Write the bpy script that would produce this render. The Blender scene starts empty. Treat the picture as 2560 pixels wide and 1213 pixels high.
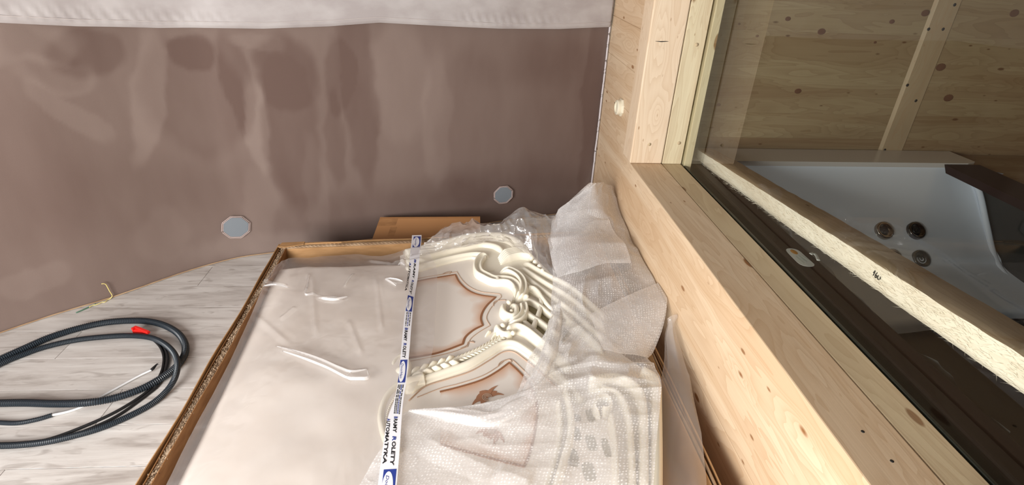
import bpy, bmesh, math, random
import numpy as np
from mathutils import Vector, Matrix

rng = random.Random(7)
scene = bpy.context.scene
col = scene.collection

# ------------------------------------------------------------------ camera
IMG_W, IMG_H = 2560.0, 1213.0
PP = np.array([1280.0, 606.5])
VP_DOWN = np.array([1165.0, 3110.0])     # where the verticals meet
VP_ALONG = np.array([1155.0, -156.0])    # where lines along the partition meet
FPX = math.sqrt(-float(np.dot(VP_DOWN - PP, VP_ALONG - PP)))
CAM = np.array([0.0, 0.0, 1.6])


def _cray(px, py):
    return np.array([px - PP[0], py - PP[1], FPX])


_dn = _cray(*VP_DOWN)
_dn /= np.linalg.norm(_dn)
_dy = _cray(*VP_ALONG)
_dy -= _dn * np.dot(_dy, _dn)
_dy /= np.linalg.norm(_dy)
ROT = np.array([np.cross(_dy, -_dn), _dy, -_dn])   # world = ROT @ camera(x right, y down, z forward)

cam_data = bpy.data.cameras.new('camera')
cam_data.sensor_width = 36.0
cam_data.lens = FPX / IMG_W * 36.0
cam_data.clip_start = 0.02
cam_obj = bpy.data.objects.new('camera', cam_data)
col.objects.link(cam_obj)
cam_obj.matrix_world = Matrix([
    [ROT[0, 0], -ROT[0, 1], -ROT[0, 2], CAM[0]],
    [ROT[1, 0], -ROT[1, 1], -ROT[1, 2], CAM[1]],
    [ROT[2, 0], -ROT[2, 1], -ROT[2, 2], CAM[2]],
    [0, 0, 0, 1]])
scene.camera = cam_obj

# ------------------------------------------------------------------ light
world = bpy.data.worlds.new('world')
scene.world = world
world.use_nodes = True
world.node_tree.nodes['Background'].inputs[0].default_value = (0.93, 0.96, 1.0, 1)
world.node_tree.nodes['Background'].inputs[1].default_value = 0.25


def area(name, loc, target, sx, sy, energy, color):
    d = bpy.data.lights.new(name, 'AREA')
    d.shape = 'RECTANGLE'
    d.size, d.size_y = sx, sy
    d.energy = energy
    d.color = color
    o = bpy.data.objects.new(name, d)
    col.objects.link(o)
    o.location = loc
    o.rotation_euler = (Vector(target) - Vector(loc)).to_track_quat('-Z', 'Y').to_euler()
    return o


# daylight from the tent's big clear front, behind the camera and a little to its left
area('window_daylight', (-1.8, -0.95, 1.22), (0.3, 1.6, 0.35), 2.0, 1.4, 182.0, (1.0, 0.985, 0.965))

vs = scene.view_settings
vs.view_transform = 'Standard'
vs.look = 'None'
vs.gamma = 1.0
vs.use_curve_mapping = False
vs.exposure = 0.25


# ------------------------------------------------------------------ geometry helpers
def wray(px, py):
    v = ROT @ _cray(px, py)
    return v / np.linalg.norm(v)


def atz(px, py, z):
    v = wray(px, py)
    return CAM + v * ((z - CAM[2]) / v[2])


def atx(px, py, x):
    v = wray(px, py)
    return CAM + v * (x / v[0])


def aty(px, py, y):
    v = wray(px, py)
    return CAM + v * (y / v[1])


def atp(px, py, p0, n):
    v = wray(px, py)
    return CAM + v * (np.dot(np.array(p0) - CAM, n) / np.dot(v, n))


def spline(P, n=12, closed=False):
    """Catmull-Rom through the points."""
    P = [np.array(p, float) for p in P]
    out = []
    N = len(P)
    segs = N if closed else N - 1
    for i in range(segs):
        if closed:
            p0, p1, p2, p3 = P[i - 1], P[i], P[(i + 1) % N], P[(i + 2) % N]
        else:
            p1, p2 = P[i], P[i + 1]
            p0 = P[i - 1] if i else 2 * p1 - p2
            p3 = P[i + 2] if i + 2 < N else 2 * p2 - p1
        for k in range(n):
            t = k / n
            out.append(.5 * (2 * p1 + (p2 - p0) * t + (2 * p0 - 5 * p1 + 4 * p2 - p3) * t * t
                             + (3 * p1 - p0 - 3 * p2 + p3) * t ** 3))
    if not closed:
        out.append(P[-1])
    return np.array(out)


def resample(P, step):
    P = np.array(P)
    d = np.r_[0, np.cumsum(np.linalg.norm(np.diff(P, axis=0), axis=1))]
    n = max(2, int(d[-1] / step) + 1)
    s = np.linspace(0, d[-1], n)
    return np.stack([np.interp(s, d, P[:, k]) for k in range(P.shape[1])], 1), s


def vnoise(x, y, seed=0):
    x = np.asarray(x, float)
    y = np.asarray(y, float)
    xi, yi = np.floor(x).astype(np.int64), np.floor(y).astype(np.int64)
    fx, fy = x - xi, y - yi
    fx, fy = fx * fx * (3 - 2 * fx), fy * fy * (3 - 2 * fy)

    def h(a, b):
        n = (a * 374761393 + b * 668265263 + seed * 974634777) & 0xffffffff
        n = ((n ^ (n >> 13)) * 1274126177) & 0xffffffff
        return ((n ^ (n >> 16)) & 0xffff) / 65535.0
    a = h(xi, yi) * (1 - fx) + h(xi + 1, yi) * fx
    b = h(xi, yi + 1) * (1 - fx) + h(xi + 1, yi + 1) * fx
    return a * (1 - fy) + b * fy - 0.5


def fbm(x, y, seed=0, oct=4):
    r = 0
    a = 1.0
    for k in range(oct):
        r = r + a * vnoise(x * 2 ** k, y * 2 ** k, seed + k * 17)
        a *= .5
    return r


def ridged(x, y, seed=0):
    return 1.0 - np.abs(vnoise(x, y, seed)) * 4.0


MATS = {}


def put(o, parent=None, label=None, cat=None, group=None, kind=None):
    col.objects.link(o)
    if parent is not None:
        o.parent = parent
    if label:
        o['label'] = label
    if cat:
        o['category'] = cat
    if group:
        o['group'] = group
    if kind:
        o['kind'] = kind
    return o


ORIGIN = {}


def thing(name, loc, label, cat, group=None, kind=None):
    o = bpy.data.objects.new(name, None)
    o.empty_display_size = 0.05
    o.location = loc
    ORIGIN[o.name] = np.array(loc, float)
    return put(o, None, label, cat, group, kind)


def mk(name, V, F, mat, parent=None, smooth=False, uv=None, vcol=None, **tags):
    """one mesh object from world-space vertices"""
    V = np.asarray(V, float)
    if parent is not None:
        org = ORIGIN[parent.name]
    else:
        lo, hi = V.min(0), V.max(0)
        org = np.array([(lo[0] + hi[0]) / 2, (lo[1] + hi[1]) / 2, lo[2]])
    me = bpy.data.meshes.new(name)
    me.from_pydata([tuple(v) for v in (V - org)], [], [tuple(int(i) for i in f) for f in F])
    if smooth:
        me.polygons.foreach_set('use_smooth', [True] * len(me.polygons))
    if uv is not None:
        l = me.uv_layers.new(name='uv')
        idx = np.zeros(len(me.loops), int)
        me.loops.foreach_get('vertex_index', idx)
        l.data.foreach_set('uv', np.asarray(uv, float)[idx].ravel())
    if vcol is not None:
        a = me.color_attributes.new('tone', 'FLOAT_COLOR', 'POINT')
        c = np.ones((len(V), 4))
        c[:, :3] = np.asarray(vcol)
        a.data.foreach_set('color', c.ravel())
    me.materials.append(MATS[mat] if isinstance(mat, str) else mat)
    me.update()
    o = bpy.data.objects.new(name, me)
    if parent is None:
        o.location = org
    ORIGIN[o.name] = org
    return put(o, parent, **tags)


def from_bm(name, bm, mat, parent=None, smooth=False, **tags):
    bm.verts.index_update()
    V = [v.co[:] for v in bm.verts]
    F = [[v.index for v in f.verts] for f in bm.faces]
    bm.free()
    return mk(name, V, F, mat, parent, smooth, **tags)


def box_bm(x0, x1, y0, y1, z0, z1, bevel=0.0, seg=1):
    bm = bmesh.new()
    bmesh.ops.create_cube(bm, size=1.0)
    for v in bm.verts:
        v.co = Vector(((x0 + x1) / 2 + v.co.x * (x1 - x0), (y0 + y1) / 2 + v.co.y * (y1 - y0),
                       (z0 + z1) / 2 + v.co.z * (z1 - z0)))
    if bevel:
        bmesh.ops.bevel(bm, geom=list(bm.edges), offset=bevel, segments=seg, affect='EDGES', profile=0.5)
    return bm


def box(name, x0, x1, y0, y1, z0, z1, mat, parent=None, bevel=0.0, seg=1, **tags):
    return from_bm(name, box_bm(x0, x1, y0, y1, z0, z1, bevel, seg), mat, parent, **tags)


def prism(name, pts, z0, z1, mat, parent=None, bevel=0.0, **tags):
    """extruded outline, pts = xy list"""
    bm = bmesh.new()
    vs_ = [bm.verts.new((p[0], p[1], z0)) for p in pts]
    f = bm.faces.new(vs_)
    f.normal_update()
    if f.normal.z > 0:
        f.normal_flip()
    r = bmesh.ops.extrude_face_region(bm, geom=[f])
    top = [g for g in r['geom'] if isinstance(g, bmesh.types.BMVert)]
    for v in top:
        v.co.z = z1
    bmesh.ops.recalc_face_normals(bm, faces=list(bm.faces))
    if bevel:
        ed = [e for e in bm.edges if e.verts[0].co.z == z1 and e.verts[1].co.z == z1]
        bmesh.ops.bevel(bm, geom=ed, offset=bevel, segments=2, affect='EDGES', profile=0.5)
    bmesh.ops.triangulate(bm, faces=[f for f in bm.faces if len(f.verts) > 4])
    return from_bm(name, bm, mat, parent, **tags)


def frames(P):
    P = np.asarray(P, float)
    T = np.gradient(P, axis=0)
    T /= np.linalg.norm(T, axis=1)[:, None] + 1e-12
    return T


def tube_geo(P, r, seg=10, cap=True):
    P = np.asarray(P, float)
    T = frames(P)
    n = len(P)
    r = np.broadcast_to(np.asarray(r, float), (n,))
    V = []
    u = np.array([0, 0, 1.0])
    for i in range(n):
        t = T[i]
        a = u - t * np.dot(u, t)
        if np.linalg.norm(a) < 1e-3:
            a = np.cross(t, [1.0, 0, 0])
        a /= np.linalg.norm(a)
        b = np.cross(t, a)
        for k in range(seg):
            q = 2 * math.pi * k / seg
            V.append(P[i] + r[i] * (math.cos(q) * a + math.sin(q) * b))
    F = []
    for i in range(n - 1):
        for k in range(seg):
            k2 = (k + 1) % seg
            F.append((i * seg + k, i * seg + k2, (i + 1) * seg + k2, (i + 1) * seg + k))
    if cap:
        F.append(tuple(range(seg))[::-1])
        F.append(tuple((n - 1) * seg + k for k in range(seg)))
    return np.array(V), F


def tube(name, P, r, mat, parent=None, seg=10, smooth=True, **tags):
    V, F = tube_geo(P, r, seg)
    return mk(name, V, F, mat, parent, smooth, **tags)


def moulding_geo(P, w, h, prof='round', taper=(0.0, 0.0), seg=8):
    """raised strip along a path lying in a horizontal plane; P holds xyz of the foot line"""
    P = np.asarray(P, float)
    n = len(P)
    T = frames(P)
    side = np.stack([-T[:, 1], T[:, 0], np.zeros(n)], 1)
    side /= np.linalg.norm(side, axis=1)[:, None] + 1e-12
    s = np.linspace(0, 1, n)
    k = np.ones(n)
    if taper[0]:
        k = np.minimum(k, np.sqrt(np.clip(s / taper[0], 0.02, 1)))
    if taper[1]:
        k = np.minimum(k, np.sqrt(np.clip((1 - s) / taper[1], 0.02, 1)))
    w = np.broadcast_to(np.asarray(w, float), (n,)) * k
    h = np.broadcast_to(np.asarray(h, float), (n,)) * k
    if prof == 'round':
        q = [(-math.cos(math.pi * i / seg) * .5, math.sin(math.pi * i / seg)) for i in range(seg + 1)]
    elif prof == 'ogee':
        q = [(-.5, 0), (-.5, .35), (-.42, .45), (-.3, .5), (-.22, .72), (-.1, .95), (.08, 1.0), (.2, .85), (.27, .6),
             (.36, .55), (.45, .45), (.5, .3), (.5, 0)]
    elif prof == 'groove':
        q = [(-.5, 0), (-.5, .7), (-.42, .92), (-.3, 1), (-.2, .85), (-.1, .6), (.08, .55), (.2, .8), (.3, 1), (.42, .9),
             (.5, .6), (.5, 0)]
    else:
        q = [(-.5, 0), (-.5, .8), (-.4, 1), (.4, 1), (.5, .8), (.5, 0)]
    m = len(q)
    V = []
    for i in range(n):
        for a, b in q:
            V.append(P[i] + side[i] * a * w[i] + np.array([0, 0, b * h[i]]))
    F = []
    for i in range(n - 1):
        for j in range(m - 1):
            F.append((i * m + j, (i + 1) * m + j, (i + 1) * m + j + 1, i * m + j + 1))
    F.append(tuple(range(m)))
    F.append(tuple((n - 1) * m + j for j in range(m))[::-1])
    return np.array(V), F


def merge(*geos):
    V, F, o = [], [], 0
    for v, f in geos:
        V.append(np.asarray(v, float))
        F += [tuple(i + o for i in q) for q in f]
        o += len(v)
    return np.concatenate(V), F


def ball_geo(c, rx, ry, rz, nu=14, nv=8):
    V, F = [], []
    for j in range(nv + 1):
        ph = math.pi * j / nv
        for i in range(nu):
            th = 2 * math.pi * i / nu
            V.append((c[0] + rx * math.sin(ph) * math.cos(th), c[1] + ry * math.sin(ph) * math.sin(th), c[2] + rz * math.cos(ph)))
    for j in range(nv):
        for i in range(nu):
            i2 = (i + 1) % nu
            F.append((j * nu + i, (j + 1) * nu + i, (j + 1) * nu + i2, j * nu + i2))
    return np.array(V), F


def grid_faces(nu, nv):
    return [(j * nu + i, j * nu + i + 1, (j + 1) * nu + i + 1, (j + 1) * nu + i)
            for j in range(nv - 1) for i in range(nu - 1)]


def patch(rows, nu, nv):
    """smooth surface through a lattice of 3D points -> (nv,nu,3)"""
    A = np.array(rows, float)
    R, Cn = A.shape[:2]
    H = np.stack([resample_n(spline(A[j], 10), nu) for j in range(R)])
    out = np.stack([resample_n(spline(H[:, i], 10), nv) for i in range(nu)], 1)
    return out


def resample_n(P, n):
    s = np.linspace(0, len(P) - 1, n)
    i = np.arange(len(P))
    return np.stack([np.interp(s, i, P[:, k]) for k in range(P.shape[1])], 1)


def normals(G):
    du = np.gradient(G, axis=1)
    dv = np.gradient(G, axis=0)
    N = np.cross(du, dv)
    N /= np.linalg.norm(N, axis=2)[..., None] + 1e-12
    if N[..., 2].mean() < 0:
        N = -N
    return N


def row_uv(G):
    """true-to-size uv for sheets whose rows differ in length (measured from the last column)"""
    d = np.linalg.norm(np.diff(G, axis=1), axis=2)
    u = np.zeros(G.shape[:2])
    u[:, :-1] = np.cumsum(d[:, ::-1], axis=1)[:, ::-1]
    dv = np.linalg.norm(np.diff(G, axis=0), axis=2)[:, -d.shape[1] // 3:].mean(1)
    v = np.r_[0, np.cumsum(dv)]
    return np.stack([u.ravel(), np.repeat(v, G.shape[1])], 1)


def grid_uv(G):
    du = np.linalg.norm(np.diff(G, axis=1), axis=2).mean(0)
    dv = np.linalg.norm(np.diff(G, axis=0), axis=2).mean(1)
    u = np.r_[0, np.cumsum(du)]
    v = np.r_[0, np.cumsum(dv)]
    U, Vv = np.meshgrid(u, v)
    return np.stack([U.ravel(), Vv.ravel()], 1)


# ------------------------------------------------------------------ materials
class NT:
    def __init__(self, name):
        self.m = bpy.data.materials.new(name)
        self.m.use_nodes = True
        self.t = self.m.node_tree
        self.t.nodes.clear()
        self.out = self.t.nodes.new('ShaderNodeOutputMaterial')
        MATS[name] = self.m

    def n(self, typ, ins=None, **props):
        nd = self.t.nodes.new('ShaderNode' + typ)
        for k, v in props.items():
            setattr(nd, k, v)
        for k, v in (ins or {}).items():
            s = nd.inputs[k]
            if isinstance(v, bpy.types.NodeSocket):
                self.t.links.new(v, s)
            else:
                s.default_value = v
        return nd

    def ramp(self, fac, stops):
        r = self.n('ValToRGB', {0: fac})
        e = r.color_ramp.elements
        while len(e) < len(stops):
            e.new(0.5)
        for q, (p, c) in zip(e, stops):
            q.position = p
            q.color = (*c, 1) if len(c) == 3 else c
        return r.outputs[0]

    def math(self, op, a, b=0.0):
        return self.n('Math', {0: a, 1: b}, operation=op).outputs[0]

    def mix(self, fac, a, b, mode='MIX'):
        nd = self.n('Mix', data_type='RGBA', blend_type=mode)
        for i, v in ((0, fac), (6, a), (7, b)):
            if isinstance(v, bpy.types.NodeSocket):
                self.t.links.new(v, nd.inputs[i])
            else:
                nd.inputs[i].default_value = (*v, 1) if i > 0 and len(v) == 3 else v
        return nd.outputs[2]

    def pos(self, scale=(1, 1, 1), rot=(0, 0, 0)):
        g = self.n('NewGeometry')
        return self.n('Mapping', {'Vector': g.outputs['Position'], 'Scale': scale, 'Rotation': rot}).outputs[0]

    def bsdf(self, **ins):
        b = self.n('BsdfPrincipled', {k.replace('_', ' '): v for k, v in ins.items()})
        self.t.links.new(b.outputs[0], self.out.inputs[0])
        return b

    def bump(self, height, strength=0.3, dist=0.01):
        return self.n('Bump', {'Height': height, 'Strength': strength, 'Distance': dist}).outputs[0]

    def fresnel(self, ior, normal=None):
        # same reflectance from either side of a thin sheet
        bf = self.n('NewGeometry').outputs['Backfacing']
        i = self.n('MapRange', {0: bf, 1: 0.0, 2: 1.0, 3: ior, 4: 1.0 / ior}).outputs[0]
        ins = {'IOR': i}
        if normal is not None:
            ins['Normal'] = normal
        return self.n('Fresnel', ins).outputs[0]

    def surf(self, sh):
        self.t.links.new(sh, self.out.inputs[0])


def plain(name, c, rough=0.6, metal=0.0, spec=0.5, **kw):
    t = NT(name)
    t.bsdf(Base_Color=(*c, 1), Roughness=rough, Metallic=metal, Specular_IOR_Level=spec, **kw)


def pine(name, axis, light, mid, dark, knot=0.085, rough=0.55, kscale=1.0, seed=0.0, spec=0.3):
    t = NT(name)
    g = [1.0, 1.0, 1.0]
    fine, wide, kn = [70.0] * 3, [5.0] * 3, [5.5 * kscale] * 3
    fine[axis], wide[axis], kn[axis] = 1.6, 0.55, 2.1 * kscale
    p = t.n('NewGeometry').outputs['Position']
    p = t.n('VectorMath', {0: p, 1: (seed, seed * 1.7, seed * .6)}, operation='ADD').outputs[0]
    pk = t.n('Mapping', {'Vector': p, 'Scale': kn}).outputs[0]
    vk = t.n('TexVoronoi', {'Vector': pk, 'Scale': 1.0, 'Randomness': 1.0})
    dist = vk.outputs['Distance']
    # grain: bent rings, pushed aside by the knots
    pw = t.n('Mapping', {'Vector': p, 'Scale': wide}).outputs[0]
    nz = t.n('TexNoise', {'Vector': pw, 'Scale': 1.6, 'Detail': 3.0, 'Distortion': 0.6}).outputs[0]
    push = t.math('MULTIPLY', t.math('POWER', t.math('SUBTRACT', 1.0, dist), 4.0), 0.35)
    rings = t.math('FRACT', t.math('MULTIPLY', t.math('ADD', nz, push), 13.0))
    rings = t.math('POWER', rings, 2.2)
    pf = t.n('Mapping', {'Vector': p, 'Scale': fine}).outputs[0]
    nf = t.n('TexNoise', {'Vector': pf, 'Scale': 2.0, 'Detail': 2.0}).outputs[0]
    base = t.ramp(nz, [(0.35, mid), (0.62, light)])
    c = t.mix(t.math('MULTIPLY', rings, 0.30), base, dark)
    c = t.mix(t.math('MULTIPLY', nf, 0.22), c, dark)
    # knots of uneven size with a dark rim
    rnd = t.n('SeparateColor', {0: vk.outputs['Color']}).outputs[0]
    size = t.math('MULTIPLY', t.math('POWER', rnd, 1.5), knot * 2.0)
    k = t.n('MapRange', {0: t.math('SUBTRACT', dist, size), 1: 0.018, 2: -0.012, 3: 0.0, 4: 1.0}).outputs[0]
    kd = t.mix(nf, (dark[0] * .42, dark[1] * .33, dark[2] * .28), (dark[0] * .85, dark[1] * .7, dark[2] * .55))
    c = t.mix(k, c, kd)
    p2 = t.n('Mapping', {'Vector': pk, 'Scale': (2.3, 2.3, 2.3), 'Location': (3.1, 5.2, 1.7)}).outputs[0]
    v2 = t.n('TexVoronoi', {'Vector': p2, 'Scale': 1.0, 'Randomness': 1.0})
    r2 = t.n('SeparateColor', {0: v2.outputs['Color']}).outputs[1]
    k2 = t.n('MapRange', {0: t.math('SUBTRACT', v2.outputs['Distance'], t.math('MULTIPLY', t.math('POWER', r2, 2.0), knot * 2.4)), 1: 0.03, 2: -0.02, 3: 0.0, 4: .85}).outputs[0]
    c = t.mix(k2, c, kd)
    b = t.bump(t.math('ADD', t.math('MULTIPLY', rings, .5), nf), 0.12, 0.002)
    t.bsdf(Base_Color=c, Roughness=rough, Normal=b, Specular_IOR_Level=spec)


pine('pine_y', 1, (.76, .60, .42), (.65, .47, .30), (.42, .23, .10), seed=0.3, knot=.065, kscale=1.35)
pine('pine_z', 2, (.80, .65, .48), (.74, .57, .40), (.50, .31, .16), seed=2.1, knot=.045, kscale=1.5)
pine('pine_frame_y', 1, (.62, .50, .32), (.52, .40, .25), (.36, .22, .11), seed=4.7, kscale=1.3, knot=.1)
pine('pine_frame_z', 2, (.72, .63, .43), (.62, .52, .35), (.42, .28, .14), seed=5.9, kscale=1.3, knot=.1)
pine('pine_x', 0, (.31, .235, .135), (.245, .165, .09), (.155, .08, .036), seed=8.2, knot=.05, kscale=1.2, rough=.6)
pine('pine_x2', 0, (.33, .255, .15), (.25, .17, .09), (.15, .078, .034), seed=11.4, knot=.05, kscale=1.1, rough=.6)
pine('brown_shaded_timber', 1, (.42, .31, .20), (.34, .24, .15), (.20, .12, .06), seed=6.3, knot=.03, rough=.8)  # timber's top: brown tone with the ceiling's shade mixed in
pine('pine_strip', 2, (.38, .295, .19), (.33, .25, .155), (.34, .20, .10), seed=9.2, knot=.03)
pine('rough_timber', 1, (.88, .82, .71), (.80, .72, .60), (.60, .48, .34), seed=3.3, knot=.03, rough=.9)

# velour wall: two tones of nap and painted shading stored per vertex, plus a fine weave
t = NT('velour')
tone = t.n('VertexColor', layer_name='tone').outputs[0]
nz = t.n('TexNoise', {'Vector': t.pos((90, 90, 90)), 'Scale': 6.0, 'Detail': 2.0}).outputs[0]
c = t.mix(t.math('MULTIPLY', nz, .22), tone, (.10, .065, .055))
t.bsdf(Base_Color=c, Roughness=.85, Sheen_Weight=.25, Sheen_Roughness=.4, Sheen_Tint=(.75, .62, .58, 1),
       Specular_IOR_Level=.15, Normal=t.bump(nz, .12, .002))

t = NT('pale_cloth')
nz = t.n('TexNoise', {'Vector': t.pos((3, 3, 5)), 'Scale': 2.0, 'Detail': 4.0}).outputs[0]
c = t.ramp(nz, [(.35, (.35, .315, .31)), (.65, (.44, .41, .405))])
t.bsdf(Base_Color=c, Roughness=.7, Sheen_Weight=.15, Specular_IOR_Level=.3)

# limed-wood floor board
t = NT('floor_board')
oi = t.n('ObjectInfo').outputs['Random']
sh = t.n('CombineXYZ', {0: t.math('MULTIPLY', oi, 37.0), 1: t.math('MULTIPLY', oi, 11.0), 2: 0.0}).outputs[0]
p0 = t.n('VectorMath', {0: t.n('NewGeometry').outputs['Position'], 1: sh}, operation='ADD').outputs[0]
n1 = t.n('TexNoise', {'Vector': t.n('Mapping', {'Vector': p0, 'Scale': (2.2, 16, 1)}).outputs[0], 'Scale': 1.0, 'Detail': 6.0,
                      'Roughness': .62, 'Distortion': .5}).outputs[0]
n2 = t.n('TexNoise', {'Vector': t.n('Mapping', {'Vector': p0, 'Scale': (6, 110, 1)}).outputs[0], 'Scale': 1.0, 'Detail': 3.0}).outputs[0]
n3 = t.n('TexNoise', {'Vector': t.n('Mapping', {'Vector': p0, 'Scale': (7, 26, 1)}).outputs[0], 'Scale': 1.0, 'Detail': 2.0, 'Distortion': 1.2}).outputs[0]
c = t.ramp(n1, [(.30, (.30, .265, .24)), (.47, (.55, .515, .485)), (.68, (.71, .685, .655))])
c = t.mix(t.n('MapRange', {0: n3, 1: .58, 2: .70, 3: 0.0, 4: .6}).outputs[0], c, (.27, .235, .21))
c = t.mix(t.math('MULTIPLY', n2, .3), c, (.42, .38, .35))
c = t.mix(t.math('MULTIPLY', oi, .18), c, (.50, .455, .42))
t.bsdf(Base_Color=c, Roughness=.5, Specular_IOR_Level=.35, Normal=t.bump(t.math('ADD', n2, n1), .15, .002))


def cardboard(name, a, b):
    t = NT(name)
    nz = t.n('TexNoise', {'Vector': t.pos((14, 14, 60)), 'Scale': 1.0, 'Detail': 3.0}).outputs[0]
    c = t.ramp(nz, [(.35, a), (.65, b)])
    t.bsdf(Base_Color=c, Roughness=.8, Specular_IOR_Level=.2)


cardboard('cardboard', (.40, .225, .10), (.47, .27, .125))
cardboard('cardboard_dark', (.23, .11, .045), (.30, .15, .062))
cardboard('cardboard_core', (.32, .21, .13), (.52, .39, .27))
cardboard('cardboard_edge', (.30, .19, .11), (.42, .29, .18))

t = NT('cream_lacquer')
t.bsdf(Base_Color=(.87, .815, .68, 1), Roughness=.38, Specular_IOR_Level=.5, Coat_Weight=.15, Coat_Roughness=.25)
t = NT('cream_panel')
t.bsdf(Base_Color=(.83, .765, .69, 1), Roughness=.4, Specular_IOR_Level=.45)
t = NT('painted_panel')
tone = t.n('VertexColor', layer_name='tone').outputs[0]
t.bsdf(Base_Color=tone, Roughness=.42, Specular_IOR_Level=.45)
plain('brown_paint', (.30, .13, .06), .5)
plain('line_paint', (.52, .36, .26), .5)
plain('flower_paint', (.42, .20, .11), .5)

t = NT('foam_sheet')
nz = t.n('TexNoise', {'Vector': t.pos((7, 7, 7)), 'Scale': 1.0, 'Detail': 3.0}).outputs[0]
c = t.ramp(nz, [(.35, (.80, .72, .64)), (.65, (.86, .79, .715))])
t.bsdf(Base_Color=c, Roughness=.5, Specular_IOR_Level=.3)


def film(name, haze, tint, rough=.08, bump=0.25, bscale=30.0, gloss=1.0):
    t = NT(name)
    tr = t.n('BsdfTransparent', {0: (.96, .96, .97, 1)}).outputs[0]
    nz = t.n('TexNoise', {'Vector': t.pos((1, 1, 1)), 'Scale': bscale, 'Detail': 2.0, 'Distortion': .8}).outputs[0]
    bp = t.bump(nz, bump, .004)
    df = t.n('BsdfDiffuse', {0: (*tint, 1), 'Normal': bp}).outputs[0]
    tl = t.n('BsdfTranslucent', {0: (*tint, 1)}).outputs[0]
    d2 = t.n('MixShader', {0: .45, 1: df, 2: tl}).outputs[0]
    body = t.n('MixShader', {0: haze, 1: tr, 2: d2}).outputs[0]
    gl = t.n('BsdfGlossy', {0: (1, 1, 1, 1), 'Roughness': rough, 'Normal': bp}).outputs[0]
    fr = t.fresnel(1.48, bp)
    t.surf(t.n('MixShader', {0: t.math('MULTIPLY', fr, gloss), 1: body, 2: gl}).outputs[0])


film('clear_film', .20, (.92, .88, .85), .12, .5, 14.0, 2.0)
film('milky_film', .40, (.86, .80, .76), .16, .3, 18.0)
film('crumpled_film', .26, (.90, .87, .85), .16, 1.0, 34.0, 2.2)
film('tub_film', .3, (.45, .45, .45), .2, .6, 14.0)

film('crease_glint_film', .50, (.97, .96, .95), .14, .4, 40.0, 2.5)  # whiter film, glints of the folds put into its haze

# bubble wrap: rows of small domes
t = NT('bubble_wrap')
uv0 = t.n('UVMap', uv_map='uv').outputs[0]
wn = t.n('TexNoise', {'Vector': uv0, 'Scale': 14.0, 'Detail': 2.0}).outputs['Color']
wo = t.n('VectorMath', {0: wn, 1: (.022, .022, 0)}, operation='MULTIPLY').outputs[0]
uv = t.n('VectorMath', {0: uv0, 1: wo}, operation='ADD').outputs[0]
vo = t.n('TexVoronoi', {'Vector': uv, 'Scale': 92.0, 'Randomness': .34}, voronoi_dimensions='2D')
dome = t.n('MapRange', {0: vo.outputs['Distance'], 1: .46, 2: .0, 3: 0.0, 4: 1.0}, interpolation_type='SMOOTHERSTEP').outputs[0]
rim = t.n('MapRange', {0: vo.outputs['Distance'], 1: .22, 2: .42, 3: 0.0, 4: 1.0}, interpolation_type='SMOOTHSTEP').outputs[0]
nz = t.n('TexNoise', {'Vector': t.pos((1, 1, 1)), 'Scale': 26.0, 'Detail': 2.0, 'Distortion': 1.0}).outputs[0]
hgt = t.math('ADD', dome, t.math('MULTIPLY', nz, 1.4))
bp = t.bump(hgt, .6, .004)
bs = t.bump(nz, .5, .004)
tr = t.n('BsdfTransparent', {0: (.98, .98, .98, 1)}).outputs[0]
df = t.n('BsdfDiffuse', {0: (.97, .955, .95, 1), 'Normal': bs}).outputs[0]
tl = t.n('BsdfTranslucent', {0: (.97, .945, .94, 1)}).outputs[0]
d2 = t.n('MixShader', {0: .18, 1: df, 2: tl}).outputs[0]
spot = t.n('MapRange', {0: vo.outputs['Distance'], 1: .36, 2: .12, 3: 0.0, 4: 1.0}, interpolation_type='SMOOTHSTEP').outputs[0]  # whiter bubble centres, their highlights put into the haze
sparkle_mix = t.n('MapRange', {0: nz, 1: .38, 2: .62, 3: .10, 4: .50}).outputs[0]
haze = t.math('ADD', .42, t.math('MULTIPLY', spot, sparkle_mix))
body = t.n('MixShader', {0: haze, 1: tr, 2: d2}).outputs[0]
gl = t.n('BsdfGlossy', {0: (1, 1, 1, 1), 'Roughness': .26, 'Normal': bp}).outputs[0]
fr = t.fresnel(1.5)
t.surf(t.n('MixShader', {0: t.math('MULTIPLY', fr, 1.6), 1: body, 2: gl}).outputs[0])

# window glass: clear, with the Fresnel reflection of a real pane
t = NT('window_glass')
tr = t.n('BsdfTransparent', {0: (.93, .95, .91, 1)}).outputs[0]
gl = t.n('BsdfGlossy', {0: (1, 1, 1, 1), 'Roughness': .01}).outputs[0]
t.surf(t.n('MixShader', {0: t.fresnel(1.42), 1: tr, 2: gl}).outputs[0])

t = NT('tape_plastic')
t.bsdf(Base_Color=(.86, .86, .90, 1), Roughness=.22, Specular_IOR_Level=.5)
plain('ink_black', (.012, .012, .014), .35)
plain('ink_blue', (.02, .045, .28), .3)
plain('conduit_plastic', (.012, .019, .027), .4, spec=.5)
plain('cable_black', (.008, .008, .009), .4)
plain('cable_white', (.62, .62, .62), .4)
plain('red_plastic', (.72, .02, .015), .35)
plain('yellow_wire', (.72, .60, .22), .4)
plain('green_wire', (.06, .16, .10), .5)
plain('wall_patch_vinyl', (.19, .215, .24), .45)
plain('thread', (.62, .50, .47), .7)
plain('socket_plastic', (.74, .68, .53), .4)
plain('dark', (.012, .010, .008), .7)
plain('piping_cloth', (.58, .54, .55), .7)
plain('tub_acrylic', (.72, .78, .88), .16, spec=.5)
plain('tub_rim_acrylic', (.56, .52, .49), .22)
plain('tub_dark', (.020, .022, .018), .35)
plain('tub_trim', (.022, .010, .008), .5, spec=.2)
plain('footwell', (.085, .060, .038), .5)
plain('jet_metal', (.34, .30, .26), .16, metal=1.0)
plain('jet_black', (.012, .014, .015), .25)
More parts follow.
